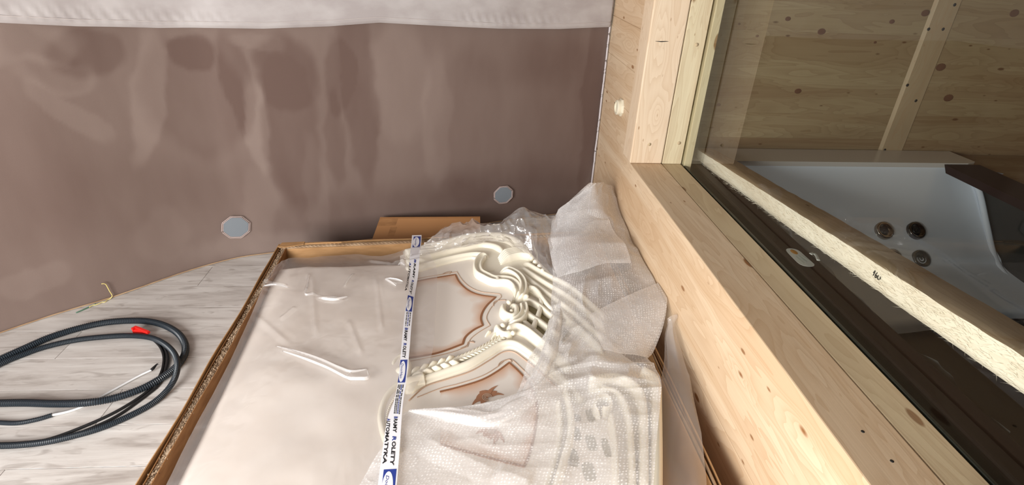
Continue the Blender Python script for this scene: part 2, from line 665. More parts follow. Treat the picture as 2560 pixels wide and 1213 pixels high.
plain('jet_black2', (.13, .12, .11), .14, metal=1.0)
plain('label_paper', (.50, .50, .48), .45)
plain('label_orange', (.42, .20, .045), .5)
plain('label_text', (.22, .25, .22), .5)
plain('hem_stitch', (.50, .45, .43), .8)
plain('pocket_shade', (.24, .195, .10), .6)  # flat colour for the shade inside the openings
plain('carton_brown', (.33, .155, .055), .7)
plain('knot_wood', (.12, .055, .03), .5)

# ================================================================== THE SETTING
# ------------------------------------------------------------------ floor
floor = box('floor', -4.6, 4.0, -1.4, 3.75, -0.06, -0.012, 'floor_board', kind='structure')
PW = 0.1838                      # board width
ANG = math.radians(-0.9)         # boards run almost square to the partition
PIT = 0.0009
ca, sa = math.cos(ANG), math.sin(ANG)
bp_cache = {}


def floor_board(a, b, row):
    """board from a to b along its run, row counted from the line through y = 1.904"""
    L = round(b - a, 3)
    if L not in bp_cache:
        bm = box_bm(-L / 2 + PIT, L / 2 - PIT, -PW / 2 + PIT, PW / 2 - PIT, -0.012, 0.0)
        ed = [e for e in bm.edges if e.verts[0].co.z > -.001 and e.verts[1].co.z > -.001]
        bmesh.ops.bevel(bm, geom=ed, offset=.0006, segments=1, affect='EDGES')
        me = bpy.data.meshes.new('floor_board')
        bm.to_mesh(me)
        bm.free()
        me.materials.append(MATS['floor_board'])
        bp_cache[L] = me
    o = bpy.data.objects.new('floor_board', bp_cache[L])
    u, v = (a + b) / 2, (row + .5) * PW
    wx, wy = u * ca - v * sa, u * sa + v * ca
    org = ORIGIN[floor.name]
    o.location = (wx - org[0], wy + 1.884 - org[1], -org[2])
    o.rotation_euler = (0, 0, ANG)
    put(o, floor)


BL = 1.38
joints = {0: -1.69, -2: -1.324, 1: -1.0, 2: -1.95, 3: -1.35, 4: -.75, -1: -0.85, -3: -2.0, -4: -1.5, 5: -1.6}
for row in range(-9, 8):
    j = joints.get(row, -1.2 - .37 * (row % 4))
    x = j - BL * 2
    while x < 0.80:
        floor_board(x, min(x + BL, .85) if x + BL > .65 else x + BL, row)
        x += BL

# ------------------------------------------------------------------ curved velour wall
WALL_CP = [(-4.2, -0.9), (-3.6, 0.2), (-2.9, 1.2), (-2.02, 2.09), (-1.70, 2.355), (-1.45, 2.59), (-1.25, 2.725),
           (-1.05, 2.79), (-.4, 2.985), (.2, 3.165), (.858, 3.354)]
WALL, WALL_S = resample(spline(WALL_CP, 24), 0.012)
_t = frames(WALL)
WALL_N = np.stack([_t[:, 1], -_t[:, 0]], 1)      # towards the room
HEM_Z = 1.2


def on_wall(px, py, off=0.0):
    v = wray(px, py)
    best = None
    Q = WALL + WALL_N * off
    for i in range(len(Q) - 1):
        a, d, n = Q[i], Q[i + 1] - Q[i], WALL_N[i]
        den = np.dot(v[:2], n)
        if abs(den) < 1e-9:
            continue
        k = np.dot(a - CAM[:2], n) / den
        if k <= 0:
            continue
        q = CAM + k * v
        s = np.dot(q[:2] - a, d) / np.dot(d, d)
        if -0.01 <= s <= 1.01:
            best = (q, WALL_S[i] + s * (WALL_S[i + 1] - WALL_S[i]), i)
            break
    return best


zz = np.linspace(0.006, 1.62, 130)
S, Z = np.meshgrid(WALL_S, zz)
nS = len(WALL_S)
# slack cloth: broad soft waves
wav = .016 * fbm(S * 1.3, Z * .9, 3, 2) + .006 * vnoise(S * 5, Z * 1.2, 9)
wav = wav * np.clip((S[0, -1] - S) / .25, 0, 1) * np.clip(Z / .15, .15, 1)
base = np.stack([np.broadcast_to(WALL[:, 0], S.shape) + WALL_N[:, 0] * wav,
                 np.broadcast_to(WALL[:, 1], S.shape) + WALL_N[:, 1] * wav, Z], 2)
# nap marks: brushed pile, plus broad ones painting the shading at right and foot (s, z, half width, half height, strength)
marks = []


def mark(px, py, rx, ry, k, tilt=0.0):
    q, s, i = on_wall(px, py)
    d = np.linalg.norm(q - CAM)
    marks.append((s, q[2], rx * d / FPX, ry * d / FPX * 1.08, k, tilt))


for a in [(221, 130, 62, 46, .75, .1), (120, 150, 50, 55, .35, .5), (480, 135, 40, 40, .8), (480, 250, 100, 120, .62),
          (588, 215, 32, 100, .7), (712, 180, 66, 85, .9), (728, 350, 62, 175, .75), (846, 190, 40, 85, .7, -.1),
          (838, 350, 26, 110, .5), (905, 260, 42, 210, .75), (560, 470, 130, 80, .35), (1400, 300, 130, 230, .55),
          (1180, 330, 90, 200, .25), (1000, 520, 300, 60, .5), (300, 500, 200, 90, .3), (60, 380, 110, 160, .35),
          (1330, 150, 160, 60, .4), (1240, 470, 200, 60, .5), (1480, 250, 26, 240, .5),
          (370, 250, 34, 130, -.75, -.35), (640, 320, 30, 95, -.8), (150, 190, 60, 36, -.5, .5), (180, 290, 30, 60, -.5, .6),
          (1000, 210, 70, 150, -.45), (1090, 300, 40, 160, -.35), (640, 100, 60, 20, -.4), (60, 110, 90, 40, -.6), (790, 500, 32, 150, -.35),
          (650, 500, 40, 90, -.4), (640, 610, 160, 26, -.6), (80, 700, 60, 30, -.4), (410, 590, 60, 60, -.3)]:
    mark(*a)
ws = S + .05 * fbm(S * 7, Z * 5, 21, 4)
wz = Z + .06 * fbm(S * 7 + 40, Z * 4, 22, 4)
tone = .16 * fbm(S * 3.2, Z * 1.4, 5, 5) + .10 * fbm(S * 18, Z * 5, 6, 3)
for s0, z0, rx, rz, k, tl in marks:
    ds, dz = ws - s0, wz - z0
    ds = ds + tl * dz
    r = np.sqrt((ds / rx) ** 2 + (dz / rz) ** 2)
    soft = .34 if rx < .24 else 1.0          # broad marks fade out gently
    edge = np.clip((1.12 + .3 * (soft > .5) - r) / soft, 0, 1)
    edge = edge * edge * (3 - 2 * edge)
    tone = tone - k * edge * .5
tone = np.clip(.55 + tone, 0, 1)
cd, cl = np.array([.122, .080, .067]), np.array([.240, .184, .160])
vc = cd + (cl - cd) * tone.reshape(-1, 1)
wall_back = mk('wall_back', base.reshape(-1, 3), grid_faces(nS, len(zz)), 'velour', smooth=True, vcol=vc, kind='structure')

# thin pale edge strip closing the cloth against the timber
P = []
for i, (px, py) in enumerate([(1533, -60), (1531, 40), (1526, 110), (1517, 190), (1505, 270), (1497, 330), (1490, 380), (1483, 430), (1478, 470), (1474, 520), (1472, 560)]):
    P.append(aty(px + 0.5, py, 3.338))
P, _ = resample(spline(P, 10), .01)
P[:, 0] = np.minimum(P[:, 0], .852)
wob = .003 * np.array([vnoise(p[2] * 14, 0, 4) for p in P])
P[:, 0] += wob
mk('edge_piping', *tube_geo(P, .0055, 8), 'piping_cloth', wall_back, True)

# skirting bead along the floor
bz = .011
q = WALL + WALL_N * .006
V, F = tube_geo(np.c_[q, np.full(len(q), .006)][::4], .0036, 6)
mk('baseboard_back', V, F, 'cardboard_edge', smooth=True, kind='structure')

# ------------------------------------------------------------------ pale upper cloth with a stitched hem
hem_px = [(-60, 55), (0, 58), (200, 67), (400, 71), (660, 73), (820, 67), (950, 57), (1100, 65), (1250, 72), (1400, 73), (1525, 68)]
hs, hz = [], []
for p in hem_px:
    q, s, i = on_wall(*p, .03)
    hs.append(s)
    hz.append(q[2])
hs = np.array([0.0] + hs + [WALL_S[-1]])
hz = np.array([1.23] + hz + [hz[-1]])
vsel = np.arange(0, nS)
sv = WALL_S[vsel]
hemz = np.interp(sv, hs, hz)
rows = np.r_[np.linspace(0, .05, 12), np.linspace(.06, .3, 30), np.linspace(.33, 1.3, 24)]
G = np.zeros((len(rows), len(sv), 3))
pk = np.clip(vnoise(sv * 3.1, 0 * sv, 31) * 2.2 + .1, 0, 1)
for j, r in enumerate(rows):
    lean = max(0, r - .25)
    off = .03 + .012 * vnoise(sv * 2.1, 0 * sv + r * 2, 8) + .02 * vnoise(sv * 1.0, 0 * sv + r, 12) + .45 * lean ** 2
    pucker = .0022 * np.sin(sv * 2 * math.pi / .045 + 4 * vnoise(sv * 9, 0 * sv, 2) + r * 60) * math.exp(-((r - .045) / .03) ** 2) * pk
    fold = .010 * np.clip(ridged(sv * 2.3 + r * 1.2, r * 2.0 + 0 * sv, 44), -1, 1) * min(1, r / .08) * .5
    off = off + pucker + fold
    if r < .012:
        off = off - .008 * (1 - r / .012)
    G[j, :, 0] = WALL[vsel, 0] + WALL_N[vsel, 0] * off
    G[j, :, 1] = WALL[vsel, 1] + WALL_N[vsel, 1] * off
    G[j, :, 2] = hemz + r
G[..., 0] = np.minimum(G[..., 0], .85)
val = thing('fabric_valance', (0.0, 2.95, 1.2), 'pale grey cloth panel with puckered stitched hem hanging above the mauve wall', 'curtain')
mk('cloth', G.reshape(-1, 3), grid_faces(len(sv), len(rows)), 'pale_cloth', val, True)
# stitch line a hand's width above the hem edge
jj = int(np.argmin(abs(rows - .028)))
L = G[jj].copy()
L[:, :2] += WALL_N[vsel] * .0012
mk('hem_seam', *tube_geo(L[::3], .0013, 5), 'hem_stitch', val, True)

# ------------------------------------------------------------------ octagonal patches on the velour
for k, (px, py, rr, lab) in enumerate([(590, 568, .072, 'larger-looking blue-grey octagonal wall patch left of the cardboard box'),
                                       (1258, 487, .066, 'blue-grey octagonal wall patch above the crumpled plastic near the timber wall')]):
    q, s, i = on_wall(px, py, .012)
    n3 = np.array([WALL_N[i, 0], WALL_N[i, 1], 0])
    t3 = np.array([_t[i, 0], _t[i, 1], 0])
    th = thing('wall_patch', tuple(q), lab, 'patch', 'octagonal patches low on the velour wall')

    def octo(r, off, rot=.39):
        return [q + n3 * off + t3 * r * math.cos(rot + a * math.pi / 4) + np.array([0, 0, r * .93 * math.sin(rot + a * math.pi / 4)]) for a in range(8)]
    rt = .39 if k else .2
    A, B = octo(rr * .9, .0, rt), octo(rr * .88, .004, rt)
    mk('disc', A + B, [tuple(range(8, 16))] + [(a, (a + 1) % 8, 8 + (a + 1) % 8, 8 + a) for a in range(8)], 'wall_patch_vinyl', th)
    for r_ in (.93, 1.02):
        R8 = octo(rr * r_, .003, rt)
        R8 = [np.array(p) for p in R8] + [np.array(R8[0])]
        mk('stitch_ring', *tube_geo(resample(R8, .01)[0], .0014, 6), 'thread', th, True)

# ------------------------------------------------------------------ timber partition
XF, XB, XC = 0.86, 1.027, 1.131       # front face, back of logs, back of glazing frame
YJ = 2.623                              # far jamb of the opening
SILL = 0.615  # constants for partition, tub rim and inner room scaled up about the camera
part = box('wall_right', .872, 1.015, -1.3, 3.7, 0.0, .55, 'pine_y', kind='structure')
# low wall of stacked logs under the opening
for k, (z0, z1) in enumerate([(0.0, .205), (.2065, SILL)]):
    box('log', XF, XB, -1.3, YJ + .14, z0, z1, 'pine_y', part, bevel=.004, seg=2)
# wall between the jamb and the cloth
zl = [0.0, .225, .43, .63, .835, 1.04, 1.245, 1.45, 1.655, 1.86, 2.06, 2.235, 2.41]
for a, b in zip(zl[:-1], zl[1:]):
    box('log', XF + .004, XB, YJ + .1418, 3.7, a, b - .0008, 'pine_y', part, bevel=.0022)
trim1 = box('trim_1', XF - .003, XB - .001, YJ, YJ + .142, SILL + .001, 2.41, 'pine_z', bevel=.006, seg=2, kind='structure')
trim2 = box('trim_2', XF, XB, -1.3, YJ + .14, 2.2, 2.41, 'pine_y', bevel=.004, kind='structure')
trim3 = box('trim_3', XB + .0035, XC, -1.3, YJ + .10, .40, SILL - .002, 'pine_frame_y', bevel=.003, seg=2, kind='structure')
trim4 = box('trim_4', XB + .0035, XC, YJ + .002, YJ + .09, SILL - .001, 2.41, 'pine_frame_z', bevel=.003, seg=2, kind='structure')
# plugged screw holes in the jamb and sill
for px, py, face in [(1624, 361, 'y'), (1698, 358, 'y'), (1742, 112, 'y')]:
    p = aty(px, py, YJ - .0003 if face == 'y' else YJ)
    own = trim1 if px < 1660 else trim4
    V, F = tube_geo([p + np.array([0, -.0006, 0]), p + np.array([0, .003, 0])], .0085, 14)
    mk('screw_plug', V, F, 'pine_frame_y', own, True)
box('trim_5', XF - .003, XC, .30, .47, SILL + .001, 2.2, 'pine_z', bevel=.006, seg=2, kind='structure')  # unseen near jamb, added to narrow the opening and darken the tub room
for a, b in zip(zl[2:-2], zl[3:-1]):  # unseen wall beside it, added for the same darkening
    box('log', XF + .004, XB, -1.3, .2985, max(a, SILL + .001), b - .0008, 'pine_y', part, bevel=.0022)
# a drying crack in the jamb
p = aty(1653, 104, YJ - .0004)
mk('drying_crack', *tube_geo([p + np.array([-.028, 0, .001]), p, p + np.array([.022, 0, .0015]), p + np.array([.035, 0, .002])], [.0006, .0022, .0016, .0004], 6), 'dark', trim1, True)
# dark screw holes on the sill
for px, py in [(2157, 1079), (2230, 1153)]:
    p = atz(px, py, SILL + .0006)
    mk('screw_hole', *tube_geo([p + np.array([0, 0, -.003]), p], .0042, 12), 'dark', part, True)

# glass pane and the bead behind it
win = thing('window_1', (1.137, .6, SILL), 'interior window pane between the timber sill and the hot tub room', 'window', kind='structure')
del win['category'], win['label']
mk('pane', [(XC + .006, .43, SILL - .03), (XC + .006, YJ + .05, SILL - .03), (XC + .006, YJ + .05, 2.25), (XC + .006, .43, 2.25)], [(3, 2, 1, 0)], 'window_glass', win)
box('glazing_bead', XC + .012, XC + .05, YJ - .012, YJ + .08, SILL - .2, 2.3, 'pine_frame_z', win, bevel=.002)
box('glazing_bead', XC + .0105, XC + .022, .62, YJ - .012, SILL - .07, SILL - .004, 'tub_dark', win, bevel=.002)

# ------------------------------------------------------------------ inner room behind the glass
YB = 2.951
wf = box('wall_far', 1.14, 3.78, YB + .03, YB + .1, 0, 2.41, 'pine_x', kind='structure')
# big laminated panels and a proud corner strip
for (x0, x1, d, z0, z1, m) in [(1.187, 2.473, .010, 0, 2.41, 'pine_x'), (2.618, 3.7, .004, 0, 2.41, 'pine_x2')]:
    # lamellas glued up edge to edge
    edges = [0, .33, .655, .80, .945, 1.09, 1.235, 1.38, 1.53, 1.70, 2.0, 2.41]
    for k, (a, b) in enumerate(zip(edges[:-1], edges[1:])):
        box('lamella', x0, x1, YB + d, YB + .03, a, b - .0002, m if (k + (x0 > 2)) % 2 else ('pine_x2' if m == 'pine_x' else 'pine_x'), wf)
bm = bmesh.new()
prof = [(2.468, YB + .012), (2.485, YB - .004), (2.612, YB - .004), (2.612, YB + .03), (2.468, YB + .03)]
a = [bm.verts.new((x, y, 0)) for x, y in prof]
b = [bm.verts.new((x, y, 2.41)) for x, y in prof]
bm.faces.new(a)
bm.faces.new(b)
for k in range(5):
    bm.faces.new((a[k], a[(k + 1) % 5], b[(k + 1) % 5], b[k]))
bmesh.ops.recalc_face_normals(bm, faces=list(bm.faces))
from_bm('corner_board', bm, 'pine_strip', wf)
for px, py in [(2322, 73), (2358, 73), (2269, 213), (2290, 252), (2212, 375), (2387, 12)]:
    p = aty(px, py, YB - .0045)
    mk('screw_hole', *tube_geo([p + np.array([0, .002, 0]), p], .0085, 12), 'dark', wf, True)
for px, py, r in [(2054, 79, .02), (2352, 168, .026), (2371, 245, .026), (2536, 33, .024), (1970, 47, .014), (1995, 228, .018), (2230, 54, .014), (2313, 33, .02),
                  (1893, 90, .008), (1848, 60, .007), (2188, 106, .008), (1797, 262, .01)]:
    p = aty(px, py, YB + .0035 if px > 2330 else YB + .0095)
    if 2290 < px < 2330:
        p = aty(px, py, YB - .0045)
    V, F = ball_geo(p, r * 1.15, .0012, r * .8, 16, 6)
    mk('knot', V, F, 'knot_wood', wf, True)
box('wall_end', 3.7, 3.78, -1.3, YB + .1, 0, 2.41, 'pine_y', kind='structure')  # unseen end, ceiling and near wall, put in to keep this room dark
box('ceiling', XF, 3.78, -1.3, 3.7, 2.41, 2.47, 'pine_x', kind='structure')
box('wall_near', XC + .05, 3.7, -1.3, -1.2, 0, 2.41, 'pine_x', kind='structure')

box('trim_6', 2.93, 3.7, -1.2, YB - .002, .525, .568, 'pine_x2', bevel=.003, kind='structure')

# ================================================================== HOT TUB BEHIND THE GLASS
TZ = 0.5895
tub = thing('hot_tub', (2.06, 1.4, 0.0), 'blue-grey acrylic hot tub with dark brown trim behind the glass', 'hot tub')
X0, X1 = 1.220, 2.924
# side trims
box('side_trim', X0, 1.336, -.6, 2.757, .0, TZ, 'tub_trim', tub, bevel=.012, seg=3)
bm = bmesh.new()
pr = [(2.698, TZ - .038), (2.704, TZ), (2.919, TZ), (2.924, TZ - .043)]
a = [bm.verts.new((x, 2.725 if i > 0 else 2.688, z)) for i, (x, z) in enumerate(pr)]
b = [bm.verts.new((x, -.6, z)) for x, z in pr]
bm.faces.new(a)
bm.faces.new(b)
for k in range(4):
    bm.faces.new((a[k], a[(k + 1) % 4], b[(k + 1) % 4], b[k]))
bmesh.ops.recalc_face_normals(bm, faces=list(bm.faces))
from_bm('side_trim', bm, 'tub_trim', tub)
# flat end rim with a cut corner
c1, c2 = atz(2380, 383, TZ), atz(2434, 406, TZ)
prism('end_rim', [(1.204, 2.757), (1.204, YB - .008), (c1[0], YB - .008), (2.924, c2[1]), (2.86, 2.736), (1.333, 2.736)], TZ - .03, TZ + .004, 'tub_rim_acrylic', tub, bevel=.004)
# moulded end wall, seat and riser (profile along y), dished at the right into a cove
prof = [(2.744, .584), (2.738, .575), (2.722, .550), (2.61, .452), (2.48, .338), (2.40, .268), (2.33, .212), (2.26, .184), (2.15, .172), (2.0, .165), (1.93, .16), (1.895, .145), (1.88, .11)]
P = spline(prof, 6)
nx = 70
xs = np.linspace(1.3, 2.96, nx)
G = np.zeros((len(P), nx, 3))
for j, (y, z) in enumerate(P):
    k = j / (len(P) - 1)
    for i, x in enumerate(xs):
        # cove towards the far side and a soft wavy seat lip
        e = max(0, (x - 2.72) / .24)
        yy = y - .14 * e ** 2 * (1 - k) - (.05 * math.sin((x - 1.5) * 4.2) * max(0, k - .6) / .4)
        zz_ = z + .05 * e ** 2 * k
        crease = .010 * math.exp(-((k - .5) / .035) ** 2)
        G[j, i] = (x, yy - crease, zz_ + crease * .4)
mk('end_shell', G.reshape(-1, 3), grid_faces(nx, len(P)), 'tub_acrylic', tub, True)
# dark far side of the basin with the edge of the cove running up it
ed = [on for on in [atx(2425, 440, 2.85), atx(2448, 480, 2.85), atx(2466, 560, 2.84), atx(2485, 640, 2.83), atx(2515, 690, 2.82), atx(2570, 735, 2.81)]]
ed, _ = resample(spline(ed, 8), .01)
V, F = tube_geo(ed, .016, 8)
mk('cove_edge', V, F, 'tub_acrylic', tub, True)
far = [tuple(p + np.array([.012, 0, 0])) for p in ed[::3]]
n_ = len(far)
low = [(2.88, -.5, p[2]) for p in far]
mk('far_side', far + low, [(i, i + 1, n_ + i + 1, n_ + i) for i in range(n_ - 1)], 'tub_dark', tub, True)
box('far_side_panel', 2.89, 2.92, -.6, 2.68, .0, TZ - .045, 'tub_dark', tub)
# footwell
box('footwell_floor', 1.29, 2.90, -.6, 1.88, .06, .075, 'footwell', tub)
box('footwell_riser', 1.29, 2.90, 1.88, 1.90, .06, .12, 'tub_dark', tub)  # shade on the riser put into its dark colour
for sx, a in ((1.2, 0),):
    box('near_side_panel', 1.30, 1.315, -.6, 2.72, .06, TZ - .02, 'tub_acrylic', tub)
box('end_panel', 1.225, 2.92, -.6, -.58, .0, TZ - .03, 'tub_trim', tub)
# loose protective foil hanging from the near trim into the basin
rows = []
for (px0, px1, zf) in ((1890, 2300, .585), (1920, 2330, .51), (1950, 2350, .43), (1985, 2375, .35)):
    r_ = []
    for k in range(9):
        f = k / 8
        xx = 1.341 + (.585 - zf) * .55
        r_.append((xx + .01 * math.sin(k * 2.1), 2.2 - 1.34 * f, zf + .012 * math.sin(k * 1.7 + zf * 20)))
    rows.append(r_)
G = patch(rows, 120, 36)
U = grid_uv(G)
G += normals(G) * (.016 * np.clip(ridged(U[:, 0].reshape(36, 120) * 9, U[:, 1].reshape(36, 120) * 8, 61), -1, 1))[..., None]
mk('protective_foil', G.reshape(-1, 3), grid_faces(120, 36), 'tub_film', tub, True)

# jets
nb = np.array([0, -.288, .335])
nb /= np.linalg.norm(nb)


def ring(c, n, r, off, seg=28):
    u = np.array([1.0, 0, 0])
    w = np.cross(n, u)
    return [c + n * off + r * (math.cos(2 * math.pi * k / seg) * u + math.sin(2 * math.pi * k / seg) * w) for k in range(seg)]


def lathe(name, c, n, prof, mat, parent, seg=28):
    V, F = [], []
    for r, o in prof:
        V += ring(c, n, r, o, seg)
    for j in range(len(prof) - 1):
        for k in range(seg):
            k2 = (k + 1) % seg
            F.append((j * seg + k, j * seg + k2, (j + 1) * seg + k2, (j + 1) * seg + k))
    F.append(tuple((len(prof) - 1) * seg + k for k in range(seg)))
    return mk(name, V, F, mat, parent, True)


for px, py, m in [(2210, 577, 'jet_metal'), (2290, 577, 'jet_black2'), (2232, 645, 'jet_metal'), (2302, 648, 'jet_black2')]:
    c = atp(px, py, (0, 2.722, .556), nb)
    body = lathe('jet', c, nb, [(.049, -.01), (.049, .006), (.046, .012), (.037, .014), (.026, .005), (.022, .002)], m, tub)
    nz_ = lathe('nozzle', c, nb, [(.022, -.002), (.0215, .006), (.015, .008), (.012, .003), (.007, .004), (.004, .009)], 'jet_black', body, 20)

# oval paper label on the near trim
lab = []
pc = atz(2000, 643, TZ + .003)
P_ = [atz(x, y, TZ + .0022) for x, y in [(1966, 626), (1971, 621), (1985, 622), (1998, 627), (2012, 639), (2030, 655), (2036, 661), (2034, 665), (2024, 666), (2010, 664), (1997, 658), (1982, 644)]]
P_ = spline(P_, 4, True)
lb = prism('label', [(p[0], p[1]) for p in P_], TZ + .0004, TZ + .0018, 'label_paper', tub)
lb['label'] = 'white oval paper label with orange spot'
oc = atz(1985, 630, TZ + .002)
V, F = ball_geo(oc, .012, .019, .0006, 18, 6)
mk('printed_spot', V, F, 'label_orange', lb)
for k in range(3):
    a = atz(1989 + k * 7, 641 - k * 1.2, TZ + .0022)
    b = atz(2010 + k * 6, 659 - k * 3.5, TZ + .0022)
    mk('printed_line', *tube_geo([a, b], .0011, 4), 'label_text', lb)
# pale lifting tab beside it
P_ = [atz(x, y, TZ + .004) for x, y in [(2026, 636), (2034, 634), (2041, 640), (2046, 652)]]
V, F = moulding_geo(spline(P_, 6), .012, .003, 'flat')
mk('tab', V, F, 'label_paper', tub, True)

# ------------------------------------------------------------------ rough timber leaning over the tub
A_ = atx(1742, 372, 1.285)
B_ = atx(2560, 894, 1.222)
D_ = (B_ - A_) / np.linalg.norm(B_ - A_)
L_ = np.linalg.norm(B_ - A_) * 1.55
up_ = np.array([0, 0, 1.0])
sd_ = np.cross(D_, up_)
sd_ /= np.linalg.norm(sd_)
if sd_[0] < 0:
    sd_ = -sd_
up_ = np.cross(sd_, D_)
if up_[2] < 0:
    up_ = -up_
tb = thing('rough_sawn_timber', tuple(A_ - up_ * .08), 'pale hairy rough-sawn timber leaning over the hot tub behind the glass', 'timber')
n_, h_, w_ = 160, .077, .124
sec = [(0, 0), (0, -h_ * .25), (0, -h_ * .5), (0, -h_ * .75), (.004, -h_), (w_ * .5, -h_), (w_, -h_), (w_, -h_ * .5), (w_, 0), (w_ * .66, .004), (w_ * .33, .004), (.006, .003)]
V = []
for i in range(n_):
    s = i / (n_ - 1)
    c = A_ + D_ * s * L_
    k = .80 + .2 * min(1, s * 2.2)
    for j, (a, b) in enumerate(sec):
        g = .0022 * vnoise(s * 60, j * 2.3, 71) + .004 * vnoise(s * 9, j * 1.1, 72)
        V.append(c + sd_ * (a * k + g) + up_ * (b * k + g))
m_ = len(sec)
F = [(i * m_ + j, i * m_ + (j + 1) % m_, (i + 1) * m_ + (j + 1) % m_, (i + 1) * m_ + j) for i in range(n_ - 1) for j in range(m_)]
F += [tuple(range(m_))[::-1], tuple((n_ - 1) * m_ + j for j in range(m_))]
beam_F = [f for q, f in enumerate(F[:-2]) if (q % m_) not in (8, 9, 10, 11)] + F[-2:]
mk('beam', V, beam_F, 'rough_timber', tb, True)
mk('brown_shaded_face', V, [f for q, f in enumerate(F[:-2]) if (q % m_) in (8, 9, 10, 11)], 'brown_shaded_timber', tb, True)  # browner top: its own tone plus ceiling shade put into the colour
# raised fibres left by the saw
V, F = [], []
for k in range(2600):
    s = rng.random() ** 1.1 * L_ * .75
    b = -h_ * rng.random() * .98
    c = A_ + D_ * s + up_ * b * .95 - sd_ * .001
    ln = .010 + .018 * rng.random()
    d = -D_ * (.75 if rng.random() < .8 else -.6) + up_ * rng.uniform(-.45, .45) - sd_ * rng.uniform(.15, .45)
    d /= np.linalg.norm(d)
    w = up_ * .0005 + D_ * .0003
    i = len(V)
    V += [c - w, c + w, c + d * ln]
    F.append((i, i + 1, i + 2))
mk('saw_fibres', V, F, 'rough_timber', tb, kind='stuff')

# ================================================================== CARDBOARD BOX
BZ = 0.20
TL = atz(703, 612, BZ)           # far left corner of the rim
TR_ = atz(1040, 592, BZ)
bx = thing('cardboard_box', (-.08, 1.6, 0), 'long open brown cardboard box packed with plastic-wrapped furniture', 'box')
xl, xr, yn = -.925, .765, .55
yfl, yfr = TL[1], TL[1] + (TR_[1] - TL[1]) * (xr - xl) / (TR_[0] - TL[0])
yfr = min(yfr, 2.66)
box('bottom_panel', xl + .012, xr - .012, yn + .012, yfl - .02, .002, .010, 'cardboard', bx)


def wall_panel(name, p, q, th, z0, z1, mat, n=60, wav=.0015, seed=0, ragged=0.0):
    """upright board from p to q (xy), thickness th to the left of the run"""
    p, q = np.array(p, float), np.array(q, float)
    d = (q - p) / np.linalg.norm(q - p)
    nn = np.array([-d[1], d[0]])
    V = []
    for i in range(n):
        s = i / (n - 1)
        c = p + (q - p) * s + nn * wav * 6 * vnoise(s * 7, seed, seed)
        top = z1 + wav * 2 * vnoise(s * 13, seed + 3, seed) + ragged * vnoise(s * 90, 1, seed)
        for o, z in ((0, z0), (0, top), (th, top + ragged * vnoise(s * 77, 5, seed)), (th, z0)):
            V.append((c[0] + nn[0] * o, c[1] + nn[1] * o, z))
    F = [(i * 4 + j, (i + 1) * 4 + j, (i + 1) * 4 + (j + 1) % 4, i * 4 + (j + 1) % 4) for i in range(n - 1) for j in range(4)]
    F += [(0, 1, 2, 3), tuple((n - 1) * 4 + j for j in (3, 2, 1, 0))]
    return mk(name, V, F, mat, bx)


# left side: outer liner, second liner, torn honeycomb core, inner liner
wall_panel('outer_liner', (xl, yn), (xl, yfl), -.003, .0, BZ + .004, 'cardboard', seed=1)
wall_panel('outer_liner', (xl + .009, yn), (xl + .009, yfl - .01), -.003, .0, BZ - .004, 'cardboard_dark', seed=2)
wall_panel('inner_liner', (xl + .036, yn), (xl + .036, yfl - .03), -.003, .0, BZ - .004, 'cardboard_dark', seed=3)
wall_panel('core_board', (xl + .014, yn), (xl + .014, yfl - .02), -.019, .0, BZ - .012, 'cardboard_core', n=220, wav=.001, seed=4, ragged=.004)
# torn paper fibres of the honeycomb
V, F = [], []
for k in range(5200):
    y = rng.uniform(yn, yfl - .03)
    x = xl + .014 + rng.random() * .021
    z = BZ - .014 + rng.random() * .006
    ln, w = .003 + .008 * rng.random(), .0006 + .0013 * rng.random()
    a = rng.uniform(0, 2 * math.pi)
    e = rng.uniform(.1, .9)
    d = np.array([math.cos(a) * math.cos(e) * .55, math.sin(a) * math.cos(e), math.sin(e) * .7])
    s = np.array([-math.sin(a), math.cos(a), rng.uniform(-.5, .5)]) * w
    c = np.array([x, y, z])
    b = np.array([rng.uniform(-1, 1), rng.uniform(-1, 1), rng.uniform(-.2, .8)]) * .004
    i = len(V)
    V += [c - s, c + s, c + d * ln * .5 + s + b, c + d * ln * .5 - s + b, c + d * ln + b * .3]
    F += [(i, i + 1, i + 2, i + 3), (i + 3, i + 2, i + 4)]
mk('torn_core_fibres', V, F, 'cardboard_core', bx, kind='stuff')
# far side: two corrugated boards with a gap
dv = np.array([xr - xl, yfr - yfl])
dv = dv / np.linalg.norm(dv)
nf_ = np.array([dv[1], -dv[0]])       # towards the camera
f0, f1 = np.array([xl, yfl]), np.array([xr, yfr])
wall_panel('outer_liner', f0 + dv * .09, f1, .0, 0, BZ + .006, 'cardboard', seed=5)
for k, (o, th, zt, m) in enumerate([(.002, -.003, BZ + .006, 'cardboard'), (.012, -.007, BZ - .002, 'cardboard_edge'), (.0225, -.007, BZ - .004, 'cardboard_edge'), (.031, -.003, BZ - .008, 'cardboard')]):
    wall_panel(['outer_liner', 'fluted_board', 'fluted_board', 'inner_liner'][k], f0 + dv * .01 + nf_ * o, f1 + nf_ * o, th, 0, zt, m, n=160, seed=6 + k, ragged=.0015 if m == 'cardboard_edge' else 0)
# flutes seen on the cut edge of the far boards
for o in (.0155, .026):
    n_ = 420
    V = []
    for i in range(n_):
        s = i / (n_ - 1)
        c = f0 + (f1 - f0) * s + nf_ * (o + .0028 * math.sin(i * 1.3))
        V += [(c[0], c[1], BZ - .006), (c[0], c[1], BZ - .0005)]
    mk('flute', V, [(2 * i, 2 * i + 2, 2 * i + 3, 2 * i + 1) for i in range(n_ - 1)], 'cardboard_core', bx)
